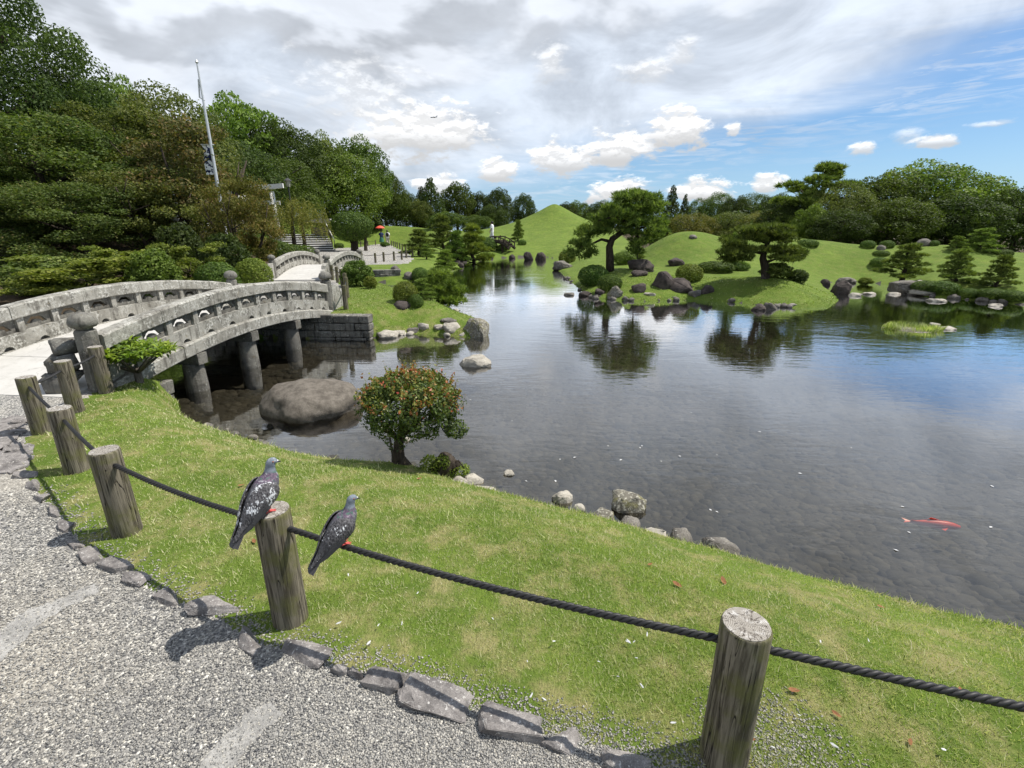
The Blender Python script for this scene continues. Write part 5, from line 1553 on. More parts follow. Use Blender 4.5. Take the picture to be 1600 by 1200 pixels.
# red-tipped round shrub by the water
def red_shrub():
    x, y, z = G(628, 727, -.33); D = y
    root = empty('red_tipped_shrub', (x, y, z - .02)); tag(root, 'round red tipped evergreen shrub on a short trunk at the water edge', 'shrub')
    k = depth(x, y, .1) / 760
    c = Vector(AT(641, 630, D)) - Vector((x, y, z)); rx = 73 * k; rz = 48 * k
    Lb = [(c.x, c.y, c.z, rx, rx * .95, rz)]
    rg = np.random.default_rng(12)
    for i in range(34):
        th = rg.uniform(0, 6.28); e = rg.uniform(-.15, .98); s = math.sqrt(1 - e * e)
        Lb.append((c.x + rx * .86 * s * math.cos(th), c.y + rx * .82 * s * math.sin(th), c.z + rz * .86 * e, rx * .22, rx * .22, rx * .2))
    Lb.append((c.x + rx * .95, c.y - .05, c.z - rz * .75, rx * .26, rx * .26, rx * .2))
    P, N, kk = shell_points(Lb, 17000, rg, lo=.72, hi=1.1, rough=.22, freq=3, seed=4)
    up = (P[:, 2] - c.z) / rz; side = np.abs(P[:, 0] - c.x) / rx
    clump = sines(P, 5, 3, 3.0)
    pr = np.clip(-.15 + .50 * sstep(up, .5, 1.15) + .45 * sstep(side, .8, 1.05) * sstep(up, -.3, .3) * np.where(P[:, 0] > c.x, 1, .5) + .4 * clump, .0, .9)
    red = rg.uniform(0, 1, len(P)) < pr * .7
    # young shoots standing above the outline
    sh = []
    for i in range(130):
        th = rg.uniform(0, 6.28); e = rg.uniform(.15, 1); s = math.sqrt(1 - e * e)
        b = np.array([c.x + rx * s * math.cos(th), c.y + rx * .95 * s * math.sin(th), c.z + rz * e]); d = np.array([s * math.cos(th) * .5, s * math.sin(th) * .5, 1.0])
        ln = rg.gamma(2.5, .02) + .02
        for j in range(10): sh.append(b + d * ln * j / 9 + rg.normal(size=3) * .006)
    sh = np.array(sh); P = np.r_[P, sh]; N = np.r_[N, rg.normal(size=sh.shape)]
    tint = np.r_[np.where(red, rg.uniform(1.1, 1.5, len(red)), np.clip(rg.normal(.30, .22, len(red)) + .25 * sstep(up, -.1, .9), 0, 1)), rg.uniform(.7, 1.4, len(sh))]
    V, F = leaf_quads(P, N, .029, rg, 1.8, .7)
    link('crown', fast_mesh('crown', V, F, np.repeat(tint, 4)), L['photinia'], root)
    mb = MB(); mb.tube([(0, 0, -.06), (0, 0, .02), (-.02, 0, .10), (-.015, 0, .22), (c.x * .3, 0, .36), (c.x * .6, 0, .5)], [.11, .08, .05, .042, .04, .02], 10)
    for th in (0.3, 1.6, 2.9, 4.2, 5.4): mb.tube([(-.01, 0, .26), (.13 * math.cos(th), .13 * math.sin(th), .38), (.3 * math.cos(th), .3 * math.sin(th), .5)], [.022, .016, .006], 6)
    mb.build('trunk', M['bark'], root, smooth=True)
    mb = MB(); mb.tube([(-.09, .05, -.05), (-.085, .05, .1), (-.10, .04, .3)], [.016, .014, .010], 6); mb.build('prop_stem', M['bark_grey'], root)
red_shrub()
def stump():
    x, y, z = G(684, 742, -.40); root = empty('tree_stump', (x, y, z)); tag(root, 'rotting stump with ferns beside the red tipped shrub', 'stump')
    V, F = ICO[3]; V = V.copy(); V = V * (1 + .3 * sines(V, 8, 4, .8))[:, None] * np.array([.11, .09, .12]) + np.array([.05, .05, .05])
    link('stump_wood', fast_mesh('stump_wood', V, F, smooth=True), M['bark'], root)
    rg = np.random.default_rng(4)
    P, N, k = shell_points([(-.06, .02, .08, .09, .09, .09), (.05, .0, .12, .07, .07, .06), (.16, .05, .02, .12, .08, .06)], 1500, rg)
    V, F = leaf_quads(P, N, .024, rg, 2.2, .8)
    link('fern', fast_mesh('fern', V, F, np.repeat(np.clip(rg.normal(.5, .25, len(P)), 0, 1), 4)), L['clip_gold'], root)
    for i in range(5):
        mb = MB(); a2 = i * 1.1; mb.tube([(.08, .03, .08), (.08 + .1 * math.cos(a2), .03 + .08 * math.sin(a2), .12), (.08 + .17 * math.cos(a2), .03 + .13 * math.sin(a2), .02)], [.012, .009, .003], 5); mb.build('root', M['bark'], root)
stump()
# glossy-leaved bush at the bridge end
def glossy_bush():
    x, y, z = G(222, 612, -.12); root = empty('glossy_bush', (x, y, z)); tag(root, 'bright glossy leaved bush on a short trunk before the near bridge', 'shrub')
    k = depth(x, y, .2) / 760; rg = np.random.default_rng(6); P = []; N = []; A_ = []
    V = []; t = []
    for i in range(150):                              # whorls of long leaves
        th = rg.uniform(0, 6.28); q = math.sqrt(rg.uniform(0, 1)) * 58 * k; zz = .46 + .13 * (1 - (q / (60 * k)) ** 2) * rg.uniform(-.9, 1)
        c = np.array([q * math.cos(th) - .01, q * .8 * math.sin(th), zz]); tn = rg.uniform(.2, .9)
        for j in range(9):
            a2 = j * 2 * math.pi / 9 + rg.uniform(-.3, .3); el = rg.uniform(-.25, .8); ln = rg.uniform(.075, .125)
            d = np.array([math.cos(a2) * math.cos(el), math.sin(a2) * math.cos(el), math.sin(el)]); s = np.array([-math.sin(a2), math.cos(a2), 0]) * .013
            mid = c + d * ln * .55 + np.array([0, 0, .008])
            V += [c, mid + s, c + d * ln - np.array([0, 0, .012]), mid - s]; t += [min(1, max(0, tn + rg.normal() * .15))] * 4
    V = np.array(V); link('crown', fast_mesh('crown', V, np.arange(len(V)).reshape(-1, 4), np.array(t)), L['glossy'], root)
    mb = MB(); mb.tube([(0, 0, -.15), (0, 0, .12), (.0, 0, .28)], [.05, .04, .034], 8)
    for i in range(9):
        th = i * .7; q = (30 + 18 * (i % 3)) * k; mb.tube([(0, 0, .22), (q * .6 * math.cos(th), q * .5 * math.sin(th), .36), (q * math.cos(th), q * .8 * math.sin(th), .46)], [.02, .013, .006], 6)
    mb.build('trunk', M['bark_grey'], root, smooth=True)
glossy_bush()
# reedy islet and tufts
def reeds(px, py, w, h, label, n, seed):
    g = G(px, py, WATER); k = depth(*g) / 760; root = empty('reedy_islet', g); tag(root, label, 'reeds'); rg = np.random.default_rng(seed)
    rock('mud_bank', (0, 0, -.02), (w * k, w * k * .7, .16), 'rock_lichen', None, None, seed, .6, parent=root, rough=.2)
    th = rg.uniform(0, 6.28, n); q = np.sqrt(rg.uniform(0, 1, n)) * w * k * .5
    P = np.c_[q * np.cos(th), q * .7 * np.sin(th)]
    V, F, t = blades(P, np.full(n, .0), rg.uniform(.3, 1, n) * h * k, np.full(n, .018), np.where(rg.uniform(0, 1, n) < .3, 1.3, rg.uniform(0, 1, n)), seed, .5)
    link('reed_blades', fast_mesh('reed_blades', V, F, t), L['grass'], root)
reeds(1424, 514, 84, 11, 'low reedy islet in the open water at right', 1300, 5)
# ------------------------------------------------------------------ far rope fences
def far_fence(pts, hgt, r, label_root, labels, rope_label, group):
    tops = []
    for (px, py), lab in zip(pts, labels):
        g = Vector(ground_at(px, py))
        mb = MB(); mb.lathe([(r * 1.05, -.1), (r, hgt - .02), (r * .9, hgt)], 10)
        o = mb.build('fence_post', M['post'], loc=g); tag(o, lab, 'post', group)
        tops.append(g + Vector((0, 0, hgt - .1)))
    root = empty('rope', tops[0]); tag(root, rope_label, 'rope')
    for a_, b_ in zip(tops, tops[1:]):
        mb = MB(); mb.tube([rope_pt(a_, b_, t, .04) - tops[0] for t in (0, .25, .5, .75, 1)], .013, 5); mb.build('rope_span', M['rope'], root)
ordn = ['first', 'second', 'third', 'fourth', 'fifth', 'sixth', 'seventh', 'eighth', 'ninth', 'tenth', 'eleventh', 'twelfth']
far_fence([(541, 484), (543, 466), (541, 456), (535, 447), (528, 442), (520, 438)], .5, .05, '', [f'{ordn[i]} wooden post from the wall along the islet path' for i in range(6)],
          'thin dark rope along the islet path posts', 'wooden posts on the islet between the bridges')
far_fence([(566, 410), (587, 411), (600, 409), (616, 407.5), (628, 406), (635, 403), (645, 402)], .5, .055, '', [f'{ordn[i]} post from the farther bridge along the path lawn' for i in range(7)],
          'thin rope along the lawn posts beyond the farther bridge', 'wooden posts on the lawn beyond the farther bridge')
far_fence([(640, 397), (634, 394), (629, 391.5), (625, 389.5), (621, 387.5), (618, 386), (615, 385), (612, 384)], .55, .06, '', [f'{ordn[i]} post from the near end of the path side fence towards the walkers' for i in range(8)],
          'thin rope along the path side fence by the walkers', 'wooden posts beside the walkers')
far_fence([(564, 386), (575, 384.5), (587, 383)], .55, .06, '', [f'{ordn[i]} post from the left on the path edge under the mushroom topiary' for i in range(3)],
          'thin rope on the path edge under the mushroom topiary', 'wooden posts under the topiary')

# ------------------------------------------------------------------ stairs, torii, lanterns, flagpole, lamp
def stairs():
    D = 41; x, y, z = AT(476, 387, D); z = zland(x, y)
    root = empty('stairs', (x, y, z), (0, 0, .5)); tag(root, 'wide pale stone stairs with handrails climbing the left slope', 'stairs')
    for i in range(8):
        mb = MB(); mb.box((0, i * .42, .13 + i * .17), (2.3, .24, .034)); mb.build('step', M['white_stone'], root)
        mb = MB(); mb.box((0, i * .42 + .1, i * .17 - .25), (2.28, .15, .34)); mb.build('riser', M['rock_dark'], root)
    for sx in (-2.35, 2.35):
        mb = MB(); mb.tube([(sx, -.2, .85), (sx, 3.3, 2.25)], .035, 6)
        rail = mb.build('handrail', M['white_stone'], root)
        for i in range(4):
            mb = MB(); mb.tube([(sx, i * 1.05, -.2 + i * .42), (sx, i * 1.05, .92 + i * .43)], .03, 6); mb.build('rail_post', M['iron'], rail)
stairs()
def torii():
    D = 36; x, y, zt = AT(390, 291, D); zb = 1.6 - .002 * D
    zb = min(zland(x, y), zt - 3.6)
    root = empty('torii_gate', (x, y, zb), (0, 0, .25)); tag(root, 'pale stone torii gate behind the yellowing cherry', 'torii'); H = zt - zb; hw = 1.35
    for sx in (-1, 1):
        mb = MB(); mb.tube([(sx * (hw + .12), 0, -.2), (sx * hw, 0, H - .3)], [.19, .16], 12); c = mb.build('pillar', M['white_stone'], root, smooth=True)
        mb = MB(); mb.lathe([(.3, -.1), (.3, .22), (.24, .3)], 12, (sx * (hw + .12), 0, 0)); mb.build('pedestal', M['white_stone'], c)
    mb = MB(); mb.box((0, 0, H * .76), (hw + .45, .09, .13)); mb.build('tie_beam', M['white_stone'], root)
    mb = MB(); n = 8
    for i in range(n):
        x0, x1 = -2.15 + 4.3 * i / n, -2.15 + 4.3 * (i + 1) / n
        c = lambda q: H - .22 + .05 * (abs(q) / 2.15) ** 2 * 3
        vs = [(q, s * .2, c(q) + d) for q in (x0, x1) for s in (-1, 1) for d in (0, .3)]
        mb.add(vs, [(0, 1, 3, 2), (4, 6, 7, 5), (0, 4, 5, 1), (2, 3, 7, 6), (1, 5, 7, 3), (0, 2, 6, 4)])
    mb.build('top_beam', M['white_stone'], root)
torii()
def lantern(px, py, D, h, label):
    x, y, z = AT(px, py, D); root = empty('stone_lantern', (x, y, z)); tag(root, label, 'lantern', 'stone lanterns on the left slope'); s = h
    for nm, prof, n, sq in (('base', [(.2, -.5), (.2, .08), (.15, .12)], 12, False), ('shaft', [(.09, .12), (.075, .3), (.09, .5)], 12, False), ('platform', [(.1, .5), (.17, .56), (.17, .6)], 6, False),
                        ('fire_box', [(.11, .6), (.11, .76)], 6, False), ('roof', [(.12, .76), (.25, .78), (.14, .87), (.05, .91)], 6, False), ('finial', [(.04, .91), (.06, .95), (.01, 1.02)], 10, False)):
        mb = MB(); mb.lathe([(r * s, z_ * s) for r, z_ in prof], n); mb.build(nm, M['white_stone'], root)
lantern(320, 352, 27, 1.9, 'pale stone lantern half hidden under the cherries')
lantern(386, 350, 34, 2.0, 'pale stone lantern beside the torii pedestal')
def stone_pillar():
    x, y, z = AT(279, 342, 22); root = empty('stone_pillar', (x, y, z)); tag(root, 'pale inscribed stone pillar under the reddish cherry', 'pillar')
    mb = MB(); mb.lathe([(.13, -.8), (.12, 1.05), (.02, 1.2)], 8, sq=True); mb.build('shaft', M['white_stone'], root)
    mb = MB(); mb.lathe([(.24, -1.0), (.24, -.02), (.2, .04)], 8, sq=True); mb.build('plinth', M['white_stone'], root)
stone_pillar()
def flagpole():
    D = 20.8; x, y, zt = AT(308, 100, D); zb = zland(x, y)
    root = empty('flagpole', (x, y, zb)); tag(root, 'tall thin silver flagpole rising above the left woods', 'flagpole')
    st = plain('silver_pole', (.55, .56, .58), .4, .5, metallic=.3)
    mb = MB(); mb.tube([(0, 0, -.2), (0, 0, (zt - zb) * .6), (0, 0, zt - zb)], [.075, .06, .03], 10); mb.build('pole', st, root)
    mb = MB(); mb.lathe([(.02, zt - zb), (.06, zt - zb + .06), (.02, zt - zb + .14)], 8); mb.build('finial', st, root)
    mb = MB(); mb.tube([(.04, 0, zt - zb - 1.2), (-.12, 0, zt - zb - 1.1), (-.05, 0, zt - zb - .5)], .03, 5); mb.build('halyard_block', st, root)
    # banner on a cross arm
    zc = AT(330, 226, D)[2] - zb
    mb = MB(); mb.tube([(-.38, 0, zc), (.12, 0, zc)], .02, 6); mb.build('cross_arm', st, root)
    nv = 10; mb = MB(); vs = []
    for j in range(nv + 1):
        for i in range(5):
            vs.append((-.36 + .32 * i / 4 + .02 * math.sin(j), .05 * math.sin(i * 1.3 + j * .6), zc - .03 - 1.05 * j / nv))
    navy = 0; mb.add(vs, [(j * 5 + i, j * 5 + i + 1, j * 5 + i + 6, j * 5 + i + 5) for j in range(nv) for i in range(4)])
    m_, w = new_mat('banner_cloth'); co = objco(w); nn = w.noise(co, 7, 3, .5)
    sx = w.n('ShaderNodeSeparateXYZ'); w.put(sx.inputs[0], co)
    c = w.mix(w.ramp(nn, .48, .52), (.012, .02, .07), (.75, .76, .78))
    finish(w, c, .85)
    o = mb.build('banner', m_, root); md = o.modifiers.new('thick', 'SOLIDIFY'); md.thickness = .012
flagpole()
def lamp():
    D = 38; x, y, zt = AT(449, 279, D); zb = zland(x, y)
    root = empty('street_lamp', (x, y, zb)); tag(root, 'dark lantern style lamp post before the dome tree', 'lamp'); H = zt - zb
    mb = MB(); mb.tube([(0, 0, -.2), (0, 0, H - .55)], [.07, .05], 8); mb.build('pole', M['iron'], root)
    mb = MB(); mb.lathe([(.12, H - .55), (.2, H - .15)], 6); mb.build('lantern_box', plain('lamp_glass', (.35, .33, .28), .3), root)
    mb = MB(); mb.lathe([(.3, H - .15), (.12, H - .02), (.02, H + .05)], 6); mb.build('lamp_cap', M['iron'], root)
lamp()
def notice():
    D = 44; x, y, z = AT(503, 372, D); zb = zland(x, y)
    root = empty('roofed_board', (x, y, zb)); tag(root, 'small roofed notice board beside the stairs', 'notice board'); zt = AT(503, 344, D)[2] - zb
    for sx in (-.8, .8):
        mb = MB(); mb.box((sx, 0, zt / 2 - .1), (.06, .06, zt / 2)); mb.build('upright', M['bark'], root)
    mb = MB(); mb.box((0, 0, zt * .62), (.8, .04, .35)); mb.build('board', M['bark_grey'], root)
    mb = MB(); prism(mb, [(-1.25, zt - .2), (1.25, zt - .2), (1.0, zt + .1), (-1.0, zt + .1)], -.5, .5); mb.build('roof', M['granite'], root)
notice()
def wood_bridge():
    D = 42; a_, b_ = Vector(AT(762, 385, D)), Vector(AT(800, 387, D - 1)); z = -.1
    root = empty('wooden_bridge', (a_.x, a_.y, z), (0, 0, math.atan2(b_.y - a_.y, b_.x - a_.x))); tag(root, 'small dark arched wooden bridge left of the cone hill', 'bridge'); Ln = (b_ - a_).length
    Z = lambda t: .55 + .42 * 4 * t * (1 - t) - .25 * t
    for s in (-.55, .55):
        mb = MB(); mb.tube([(Ln * t, s, Z(t)) for t in np.linspace(0, 1, 9)], .12, 6); mb.build('beam', M['bark'], root)
        mb = MB(); mb.tube([(Ln * t, s, Z(t) + .4) for t in np.linspace(0, 1, 9)], .05, 6); r_ = mb.build('rail', M['bark'], root)
        for t in np.linspace(.02, .98, 6):
            mb = MB(); mb.tube([(Ln * t, s, Z(t)), (Ln * t, s, Z(t) + .48)], .045, 6); mb.build('rail_post', M['bark'], r_)
    for i in range(9):
        t = (i + .5) / 9; mb = MB(); mb.box((Ln * t, 0, Z(t) + .1), (Ln / 19, .6, .04)); mb.build('plank', M['bark'], root)
    for t in (.3, .7):
        mb = MB(); mb.tube([(Ln * t, -.4, -.8), (Ln * t, -.4, Z(t))], .1, 6); mb.build('pier', M['bark'], root)
wood_bridge()

# ------------------------------------------------------------------ walkers far off
skin_m = plain('skin', (.45, .28, .2), .6); hair_m = plain('dark_hair', (.02, .016, .014), .6)
def person(loc, yaw, label, top_c, low_c, skirt=False, pack=None, arm_up=False, H=1.64, stride=.16):
    root = empty('person', loc, (0, 0, yaw)); tag(root, label, 'person')
    J = {'pelvis': (0, 0, .92, .13), 'chest': (0, 0, 1.27, .14), 'neck': (0, 0, 1.44, .055), 'headb': (0, .01, 1.50, .075), 'head': (0, .02, 1.58, .09), 'crown': (0, .0, 1.64, .06)}
    E = [('pelvis', 'chest'), ('chest', 'neck'), ('neck', 'headb'), ('headb', 'head'), ('head', 'crown')]
    for s, nm in ((-1, 'l'), (1, 'r')):
        st = stride * s
        J.update({nm + 'hip': (s * .09, 0, .88, .085), nm + 'knee': (s * .09, st * .6 + .03, .48, .06), nm + 'ankle': (s * .09, st, .08, .04), nm + 'toe': (s * .09, st + .15, .04, .035),
                  nm + 'sho': (s * .18, 0, 1.38, .055), nm + 'elb': (s * .23, -.04 - st * .4, 1.10, .042), nm + 'wri': (s * .23, .08 - st * .6, .88, .03), nm + 'fin': (s * .23, .1 - st * .6, .78, .03)})
        if arm_up and s == -1:
            J[nm + 'elb'] = (s * .24, .05, 1.12, .042); J[nm + 'wri'] = (s * .16, .22, 1.26, .03); J[nm + 'fin'] = (s * .15, .24, 1.32, .032)
        E += [('pelvis', nm + 'hip'), (nm + 'hip', nm + 'knee'), (nm + 'knee', nm + 'ankle'), (nm + 'ankle', nm + 'toe'), ('chest', nm + 'sho'), (nm + 'sho', nm + 'elb'), (nm + 'elb', nm + 'wri'), (nm + 'wri', nm + 'fin')]
    keys = list(J); me = bpy.data.meshes.new('body')
    me.from_pydata([J[k][:3] for k in keys], [(keys.index(a_), keys.index(b_)) for a_, b_ in E], [])
    o = link('body', me, skin_m, root); o.modifiers.new('skin', 'SKIN')
    if not me.skin_vertices: bpy.context.view_layer.objects.active = o; bpy.ops.mesh.customdata_skin_add()
    for i, k in enumerate(keys): me.skin_vertices[0].data[i].radius = (J[k][3], J[k][3])
    me.skin_vertices[0].data[0].use_root = True
    o.modifiers.new('sub', 'SUBSURF').render_levels = 1
    mb = MB(); n = 12
    def loft(rings, name, mat, cap=True):
        m2 = MB(); b = []
        for (cx, cy, z, rx, ry) in rings: b += [(cx + rx * math.cos(2 * math.pi * k / n), cy + ry * math.sin(2 * math.pi * k / n), z) for k in range(n)]
        fs = [(i * n + k, i * n + (k + 1) % n, (i + 1) * n + (k + 1) % n, (i + 1) * n + k) for i in range(len(rings) - 1) for k in range(n)]
        m2.add(b, fs); return m2.build(name, mat, root, smooth=True)
    tm, lm = plain('top_cloth', top_c, .85), plain('lower_cloth', low_c, .85)
    sh = loft([(0, 0, .86, .19, .15), (0, 0, 1.05, .17, .14), (0, 0, 1.28, .21, .16), (0, 0, 1.40, .19, .12), (0, 0, 1.46, .08, .08)], 'shirt', tm)
    for s, nm in ((-1, 'l'), (1, 'r')):
        mb = MB(); mb.tube([J[nm + 'sho'][:3], Vector(J[nm + 'sho'][:3]).lerp(Vector(J[nm + 'elb'][:3]), .8)], [.075, .06], 8); mb.build('sleeve', tm, sh)
        if not skirt:
            mb = MB(); mb.tube([J[nm + 'hip'][:3], J[nm + 'knee'][:3], J[nm + 'ankle'][:3]], [.115, .09, .07], 8); mb.build('trouser_leg', lm, root)
    if skirt: loft([(0, 0, .98, .16, .13), (0, 0, .7, .24, .22), (0, 0, .38, .28, .27)], 'skirt', lm)
    V, F = ICO[2]; V = V * np.array([.105, .115, .12]) + np.array([0, -.02, 1.6]); link('hair', fast_mesh('hair', V, F, smooth=True), hair_m, root)
    if pack:
        V = np.sign(ICO[3][0]) * np.abs(ICO[3][0]) ** .6; V = V * np.array([.15, .09, .22]) + np.array([0, -.22, 1.22]); link('backpack', fast_mesh('backpack', V, ICO[3][1], smooth=True), plain('pack_cloth', pack, .8), root)
    root.scale = [H / 1.68] * 3
    return root
ga = ground_at(597, 384); gb = ground_at(606.5, 384.5)
person(ga, .3, 'walker in dark blue top and green skirt under the red umbrella', (.025, .04, .10), (.04, .14, .09), True, None, True)
person(gb, .2, 'walker in white top with a black backpack on the far path', (.75, .74, .72), (.5, .45, .38), False, (.02, .02, .02))
def umbrella(loc):
    root = empty('umbrella', loc); tag(root, 'red orange umbrella held by the walker in blue', 'umbrella')
    mb = MB(); n = 16; pr = [(.02, .42), (.2, .38), (.38, .28), (.5, .14)]
    vs = [(r * math.cos(2 * math.pi * k / n), r * math.sin(2 * math.pi * k / n), z + (.03 * (k % 2) if r > .45 else 0)) for r, z in pr for k in range(n)]
    mb.add(vs, [(i * n + k, (i + 1) * n + k, (i + 1) * n + (k + 1) % n, i * n + (k + 1) % n) for i in range(3) for k in range(n)] + [tuple(range(n))])
    o = mb.build('canopy', plain('umbrella_cloth', (.72, .10, .06), .7), root); o.modifiers.new('t', 'SOLIDIFY').thickness = .006
    mb = MB(); mb.tube([(0, 0, .45), (0, 0, -.4)], .012, 6); mb.build('shaft', M['iron'], root)
umbrella((ga[0] - .13, ga[1] + .26, ga[2] + 1.72))
wb = AT(769, 377, 41.6)
person((wb[0], wb[1], wb[2] - .1), 1.5, 'person in white standing on the small wooden bridge', (.85, .85, .85), (.8, .8, .8))
wc = AT(704, 366, 45); person((wc[0], wc[1], zland(wc[0], wc[1])), .4, 'person in pale clothes half hidden behind the garden pines', (.7, .72, .75), (.4, .4, .42))

# ------------------------------------------------------------------ pigeons
def pigeon_mat(white, seed):
    m, w = new_mat('pigeon_feather'); co = objco(w)
    sp = w.n('ShaderNodeSeparateXYZ'); w.put(sp.inputs[0], co)
    n = w.noise(w.mapping(co, loc=(seed, 0, 0)), 60, 4, .6); f = w.noise(w.mapping(co, sc=(1, 1, 1)), 260, 3, .6)
    body = w.mix(n, (.055, .055, .062), (.13, .13, .145))
    neck = w.mix(w.ramp(w.noise(co, 90, 4, .6), .4, .62), (.075, .055, .085), (.15, .105, .145))
    neck = w.mix(w.ramp(w.noise(w.mapping(co, loc=(3, 1, seed)), 45, 3), .52, .66), neck, (.06, .13, .10))
    c = w.mix(w.ramp(sp.outputs[2], .155, .185), body, neck)
    c = w.mix(w.ramp(sp.outputs[2], .208, .226), c, (.165, .19, .225))
    c = w.mix(w.m('MULTIPLY', w.ramp(n, .58, .64), white * .6), c, (.5, .5, .51))
    finish(w, c, .6, w.bump(f, .5, .004), .3)
    return m
def wing_mat(white, seed):
    m, w = new_mat('pigeon_wing'); co = objco(w)
    st = w.mapping(co, rot=(0, R(48), 0), sc=(1, 1, .45), loc=(seed, seed, 0))
    v = w.n('ShaderNodeTexVoronoi'); w.put(v.inputs['Vector'], st); v.inputs['Scale'].default_value = 110
    n = w.noise(st, 120, 5, .65, .3); big = w.noise(w.mapping(co, loc=(seed * 2, 1, 0)), 17, 3, .5)
    sp = w.n('ShaderNodeSeparateXYZ'); w.put(sp.inputs[0], co)
    c = w.mix(w.noise(co, 40, 3), (.022, .021, .023), (.065, .062, .066))
    c = w.mix(w.ramp(v.outputs['Distance'], .35, .62, 0, .6), c, (.12, .115, .12))
    wm_ = w.m('ADD', w.m('MULTIPLY', w.ramp(big, .35, .7), .22), n)
    c = w.mix(w.ramp(wm_, .80 - .13 * white, .84 - .13 * white), c, (.60, .61, .63))
    finish(w, c, .6, w.bump(v.outputs['Distance'], .5, .006), .3)
    return m
red_m = plain('pigeon_foot', (.55, .09, .085), .6, .3, .2, 90)
def pigeon(loc, yaw, label, white, seed, turn=40, pitch=0.0, s=.95):
    root = empty('pigeon', loc, (0, pitch, yaw)); root.scale = (s, s, s); tag(root, label, 'bird')
    bm_, wm_ = pigeon_mat(white, seed), wing_mat(white, seed)
    tailm = plain('pigeon_tail', (.07, .068, .072), .65, .3, .35, 60)
    ST = [(-.118, .002, .016, .013), (-.090, .034, .034, .030), (-.050, .074, .050, .047), (-.008, .114, .0575, .055), (.027, .150, .053, .052), (.047, .182, .040, .041), (.054, .210, .0285, .030),
          (.058, .236, .0225, .024), (.064, .257, .0225, .0245), (.077, .266, .0195, .0205), (.090, .2625, .0115, .0115), (.0965, .2595, .005, .005)]
    ST = np.array(ST); ST[:7, 2] *= 1.13; ST[:6, 3] *= 1.08
    def at(u):
        u = max(0, min(len(ST) - 1, u)); i = int(min(u, len(ST) - 2)); t = u - i
        p0, p1, p2, p3 = ST[max(i - 1, 0)], ST[i], ST[i + 1], ST[min(i + 2, len(ST) - 1)]
        return .5 * ((2 * p1) + (-p0 + p2) * t + (2 * p0 - 5 * p1 + 4 * p2 - p3) * t * t + (-p0 + 3 * p1 - 3 * p2 + p3) * t ** 3)
    tr = R(turn)
    def bend(x, y, z):                                 # head turned to the bird's right
        f = max(0, min(1, (z - .20) / .035)); a_ = -tr * f; dx = x - .056
        return (.056 + dx * math.cos(a_) - y * math.sin(a_), dx * math.sin(a_) + y * math.cos(a_), z)
    n = 20; mb = MB(); us = np.linspace(0, len(ST) - 1, 56); vs = []
    def frame(u):
        d = at(min(u + .05, len(ST) - 1)) - at(max(u - .05, 0)); t = np.array([d[0], d[1]]); t /= np.linalg.norm(t) + 1e-9
        return at(u), np.array([-t[1], t[0]])
    for u in us:
        q, nn = frame(u)
        for k in range(n):
            th = 2 * math.pi * k / n
            vs.append(bend(q[0] + nn[0] * q[3] * math.cos(th), q[2] * math.sin(th), q[1] + nn[1] * q[3] * math.cos(th)))
    mb.add(vs, [(i * n + k, i * n + (k + 1) % n, (i + 1) * n + (k + 1) % n, (i + 1) * n + k) for i in range(len(us) - 1) for k in range(n)] + [tuple(range(n)), tuple(reversed(range((len(us) - 1) * n, len(us) * n)))])
    body = mb.build('body', bm_, root, smooth=True)
    # beak with pale cere, eyes
    mb = MB(); mb.tube([bend(.092, 0, .262), bend(.104, 0, .2595), bend(.113, 0, .2545)], [.0058, .0042, .001], 8); bk = mb.build('beak', plain('beak', (.035, .032, .032), .5), root, smooth=True)
    V, F = ICO[2]; c = np.array(bend(.096, 0, .2655)); link('cere', fast_mesh('cere', V * .0052 + c, F, smooth=True), plain('cere', (.75, .73, .70), .7), bk)
    for sy in (-1, 1):
        c = np.array(bend(.077, sy * .0178, .269)); o = link('eye', fast_mesh('eye', V * .0042 + c, F, smooth=True), plain('eye_orange', (.40, .10, .02), .2, .6), root)
        c2 = np.array(bend(.0775, sy * .0205, .2695)); link('pupil', fast_mesh('pupil', V * .0024 + c2, F, smooth=True), plain('pupil', (.005, .005, .005), .15, .6), o)
    # folded wings hugging the flanks
    WS = [(4.55, 60, 92, 1.06, .004), (4.2, 40, 116, 1.10, .007), (3.6, 24, 128, 1.12, .009), (3.0, 17, 130, 1.13, .009), (2.3, 14, 124, 1.14, .009), (1.6, 12, 116, 1.18, .009), (.9, 10, 108, 1.25, .009), (.2, 10, 96, 1.5, .009)]
    tipc = [(-.140, -.022, .024, .016, 16, 84), (-.170, -.056, .017, .012, 24, 76), (-.190, -.080, .010, .008, 36, 64)]
    for sy in (-1, 1):
        rows = []; m_ = 11
        for (u, a0, a1, sc, of) in WS:
            q, nn = frame(u)
            rows.append([(q[0] + nn[0] * (q[3] * sc + of) * math.cos(R(a_)), sy * (q[2] * sc + of) * math.sin(R(a_)), q[1] + nn[1] * (q[3] * sc + of) * math.cos(R(a_))) for a_ in np.linspace(a0, a1, m_)])
        nn = np.array([-.75, .66])
        for (x, z, hw, hh, a0, a1) in tipc:
            rows.append([(x + nn[0] * (hh + .006) * math.cos(R(a_)), sy * (hw + .006) * math.sin(R(a_)), z + nn[1] * (hh + .006) * math.cos(R(a_))) for a_ in np.linspace(a0, a1, m_)])
        mb = MB(); mb.add([p for r_ in rows for p in r_], [(i * m_ + k, i * m_ + k + 1, (i + 1) * m_ + k + 1, (i + 1) * m_ + k) for i in range(len(rows) - 1) for k in range(m_ - 1)])
        wg = mb.build('wing', wm_, root, smooth=True)
        sm = wg.modifiers.new('t', 'SOLIDIFY'); sm.thickness = .007; sm.offset = 0
        ss = wg.modifiers.new('s', 'SUBSURF'); ss.levels = 1; ss.render_levels = 2
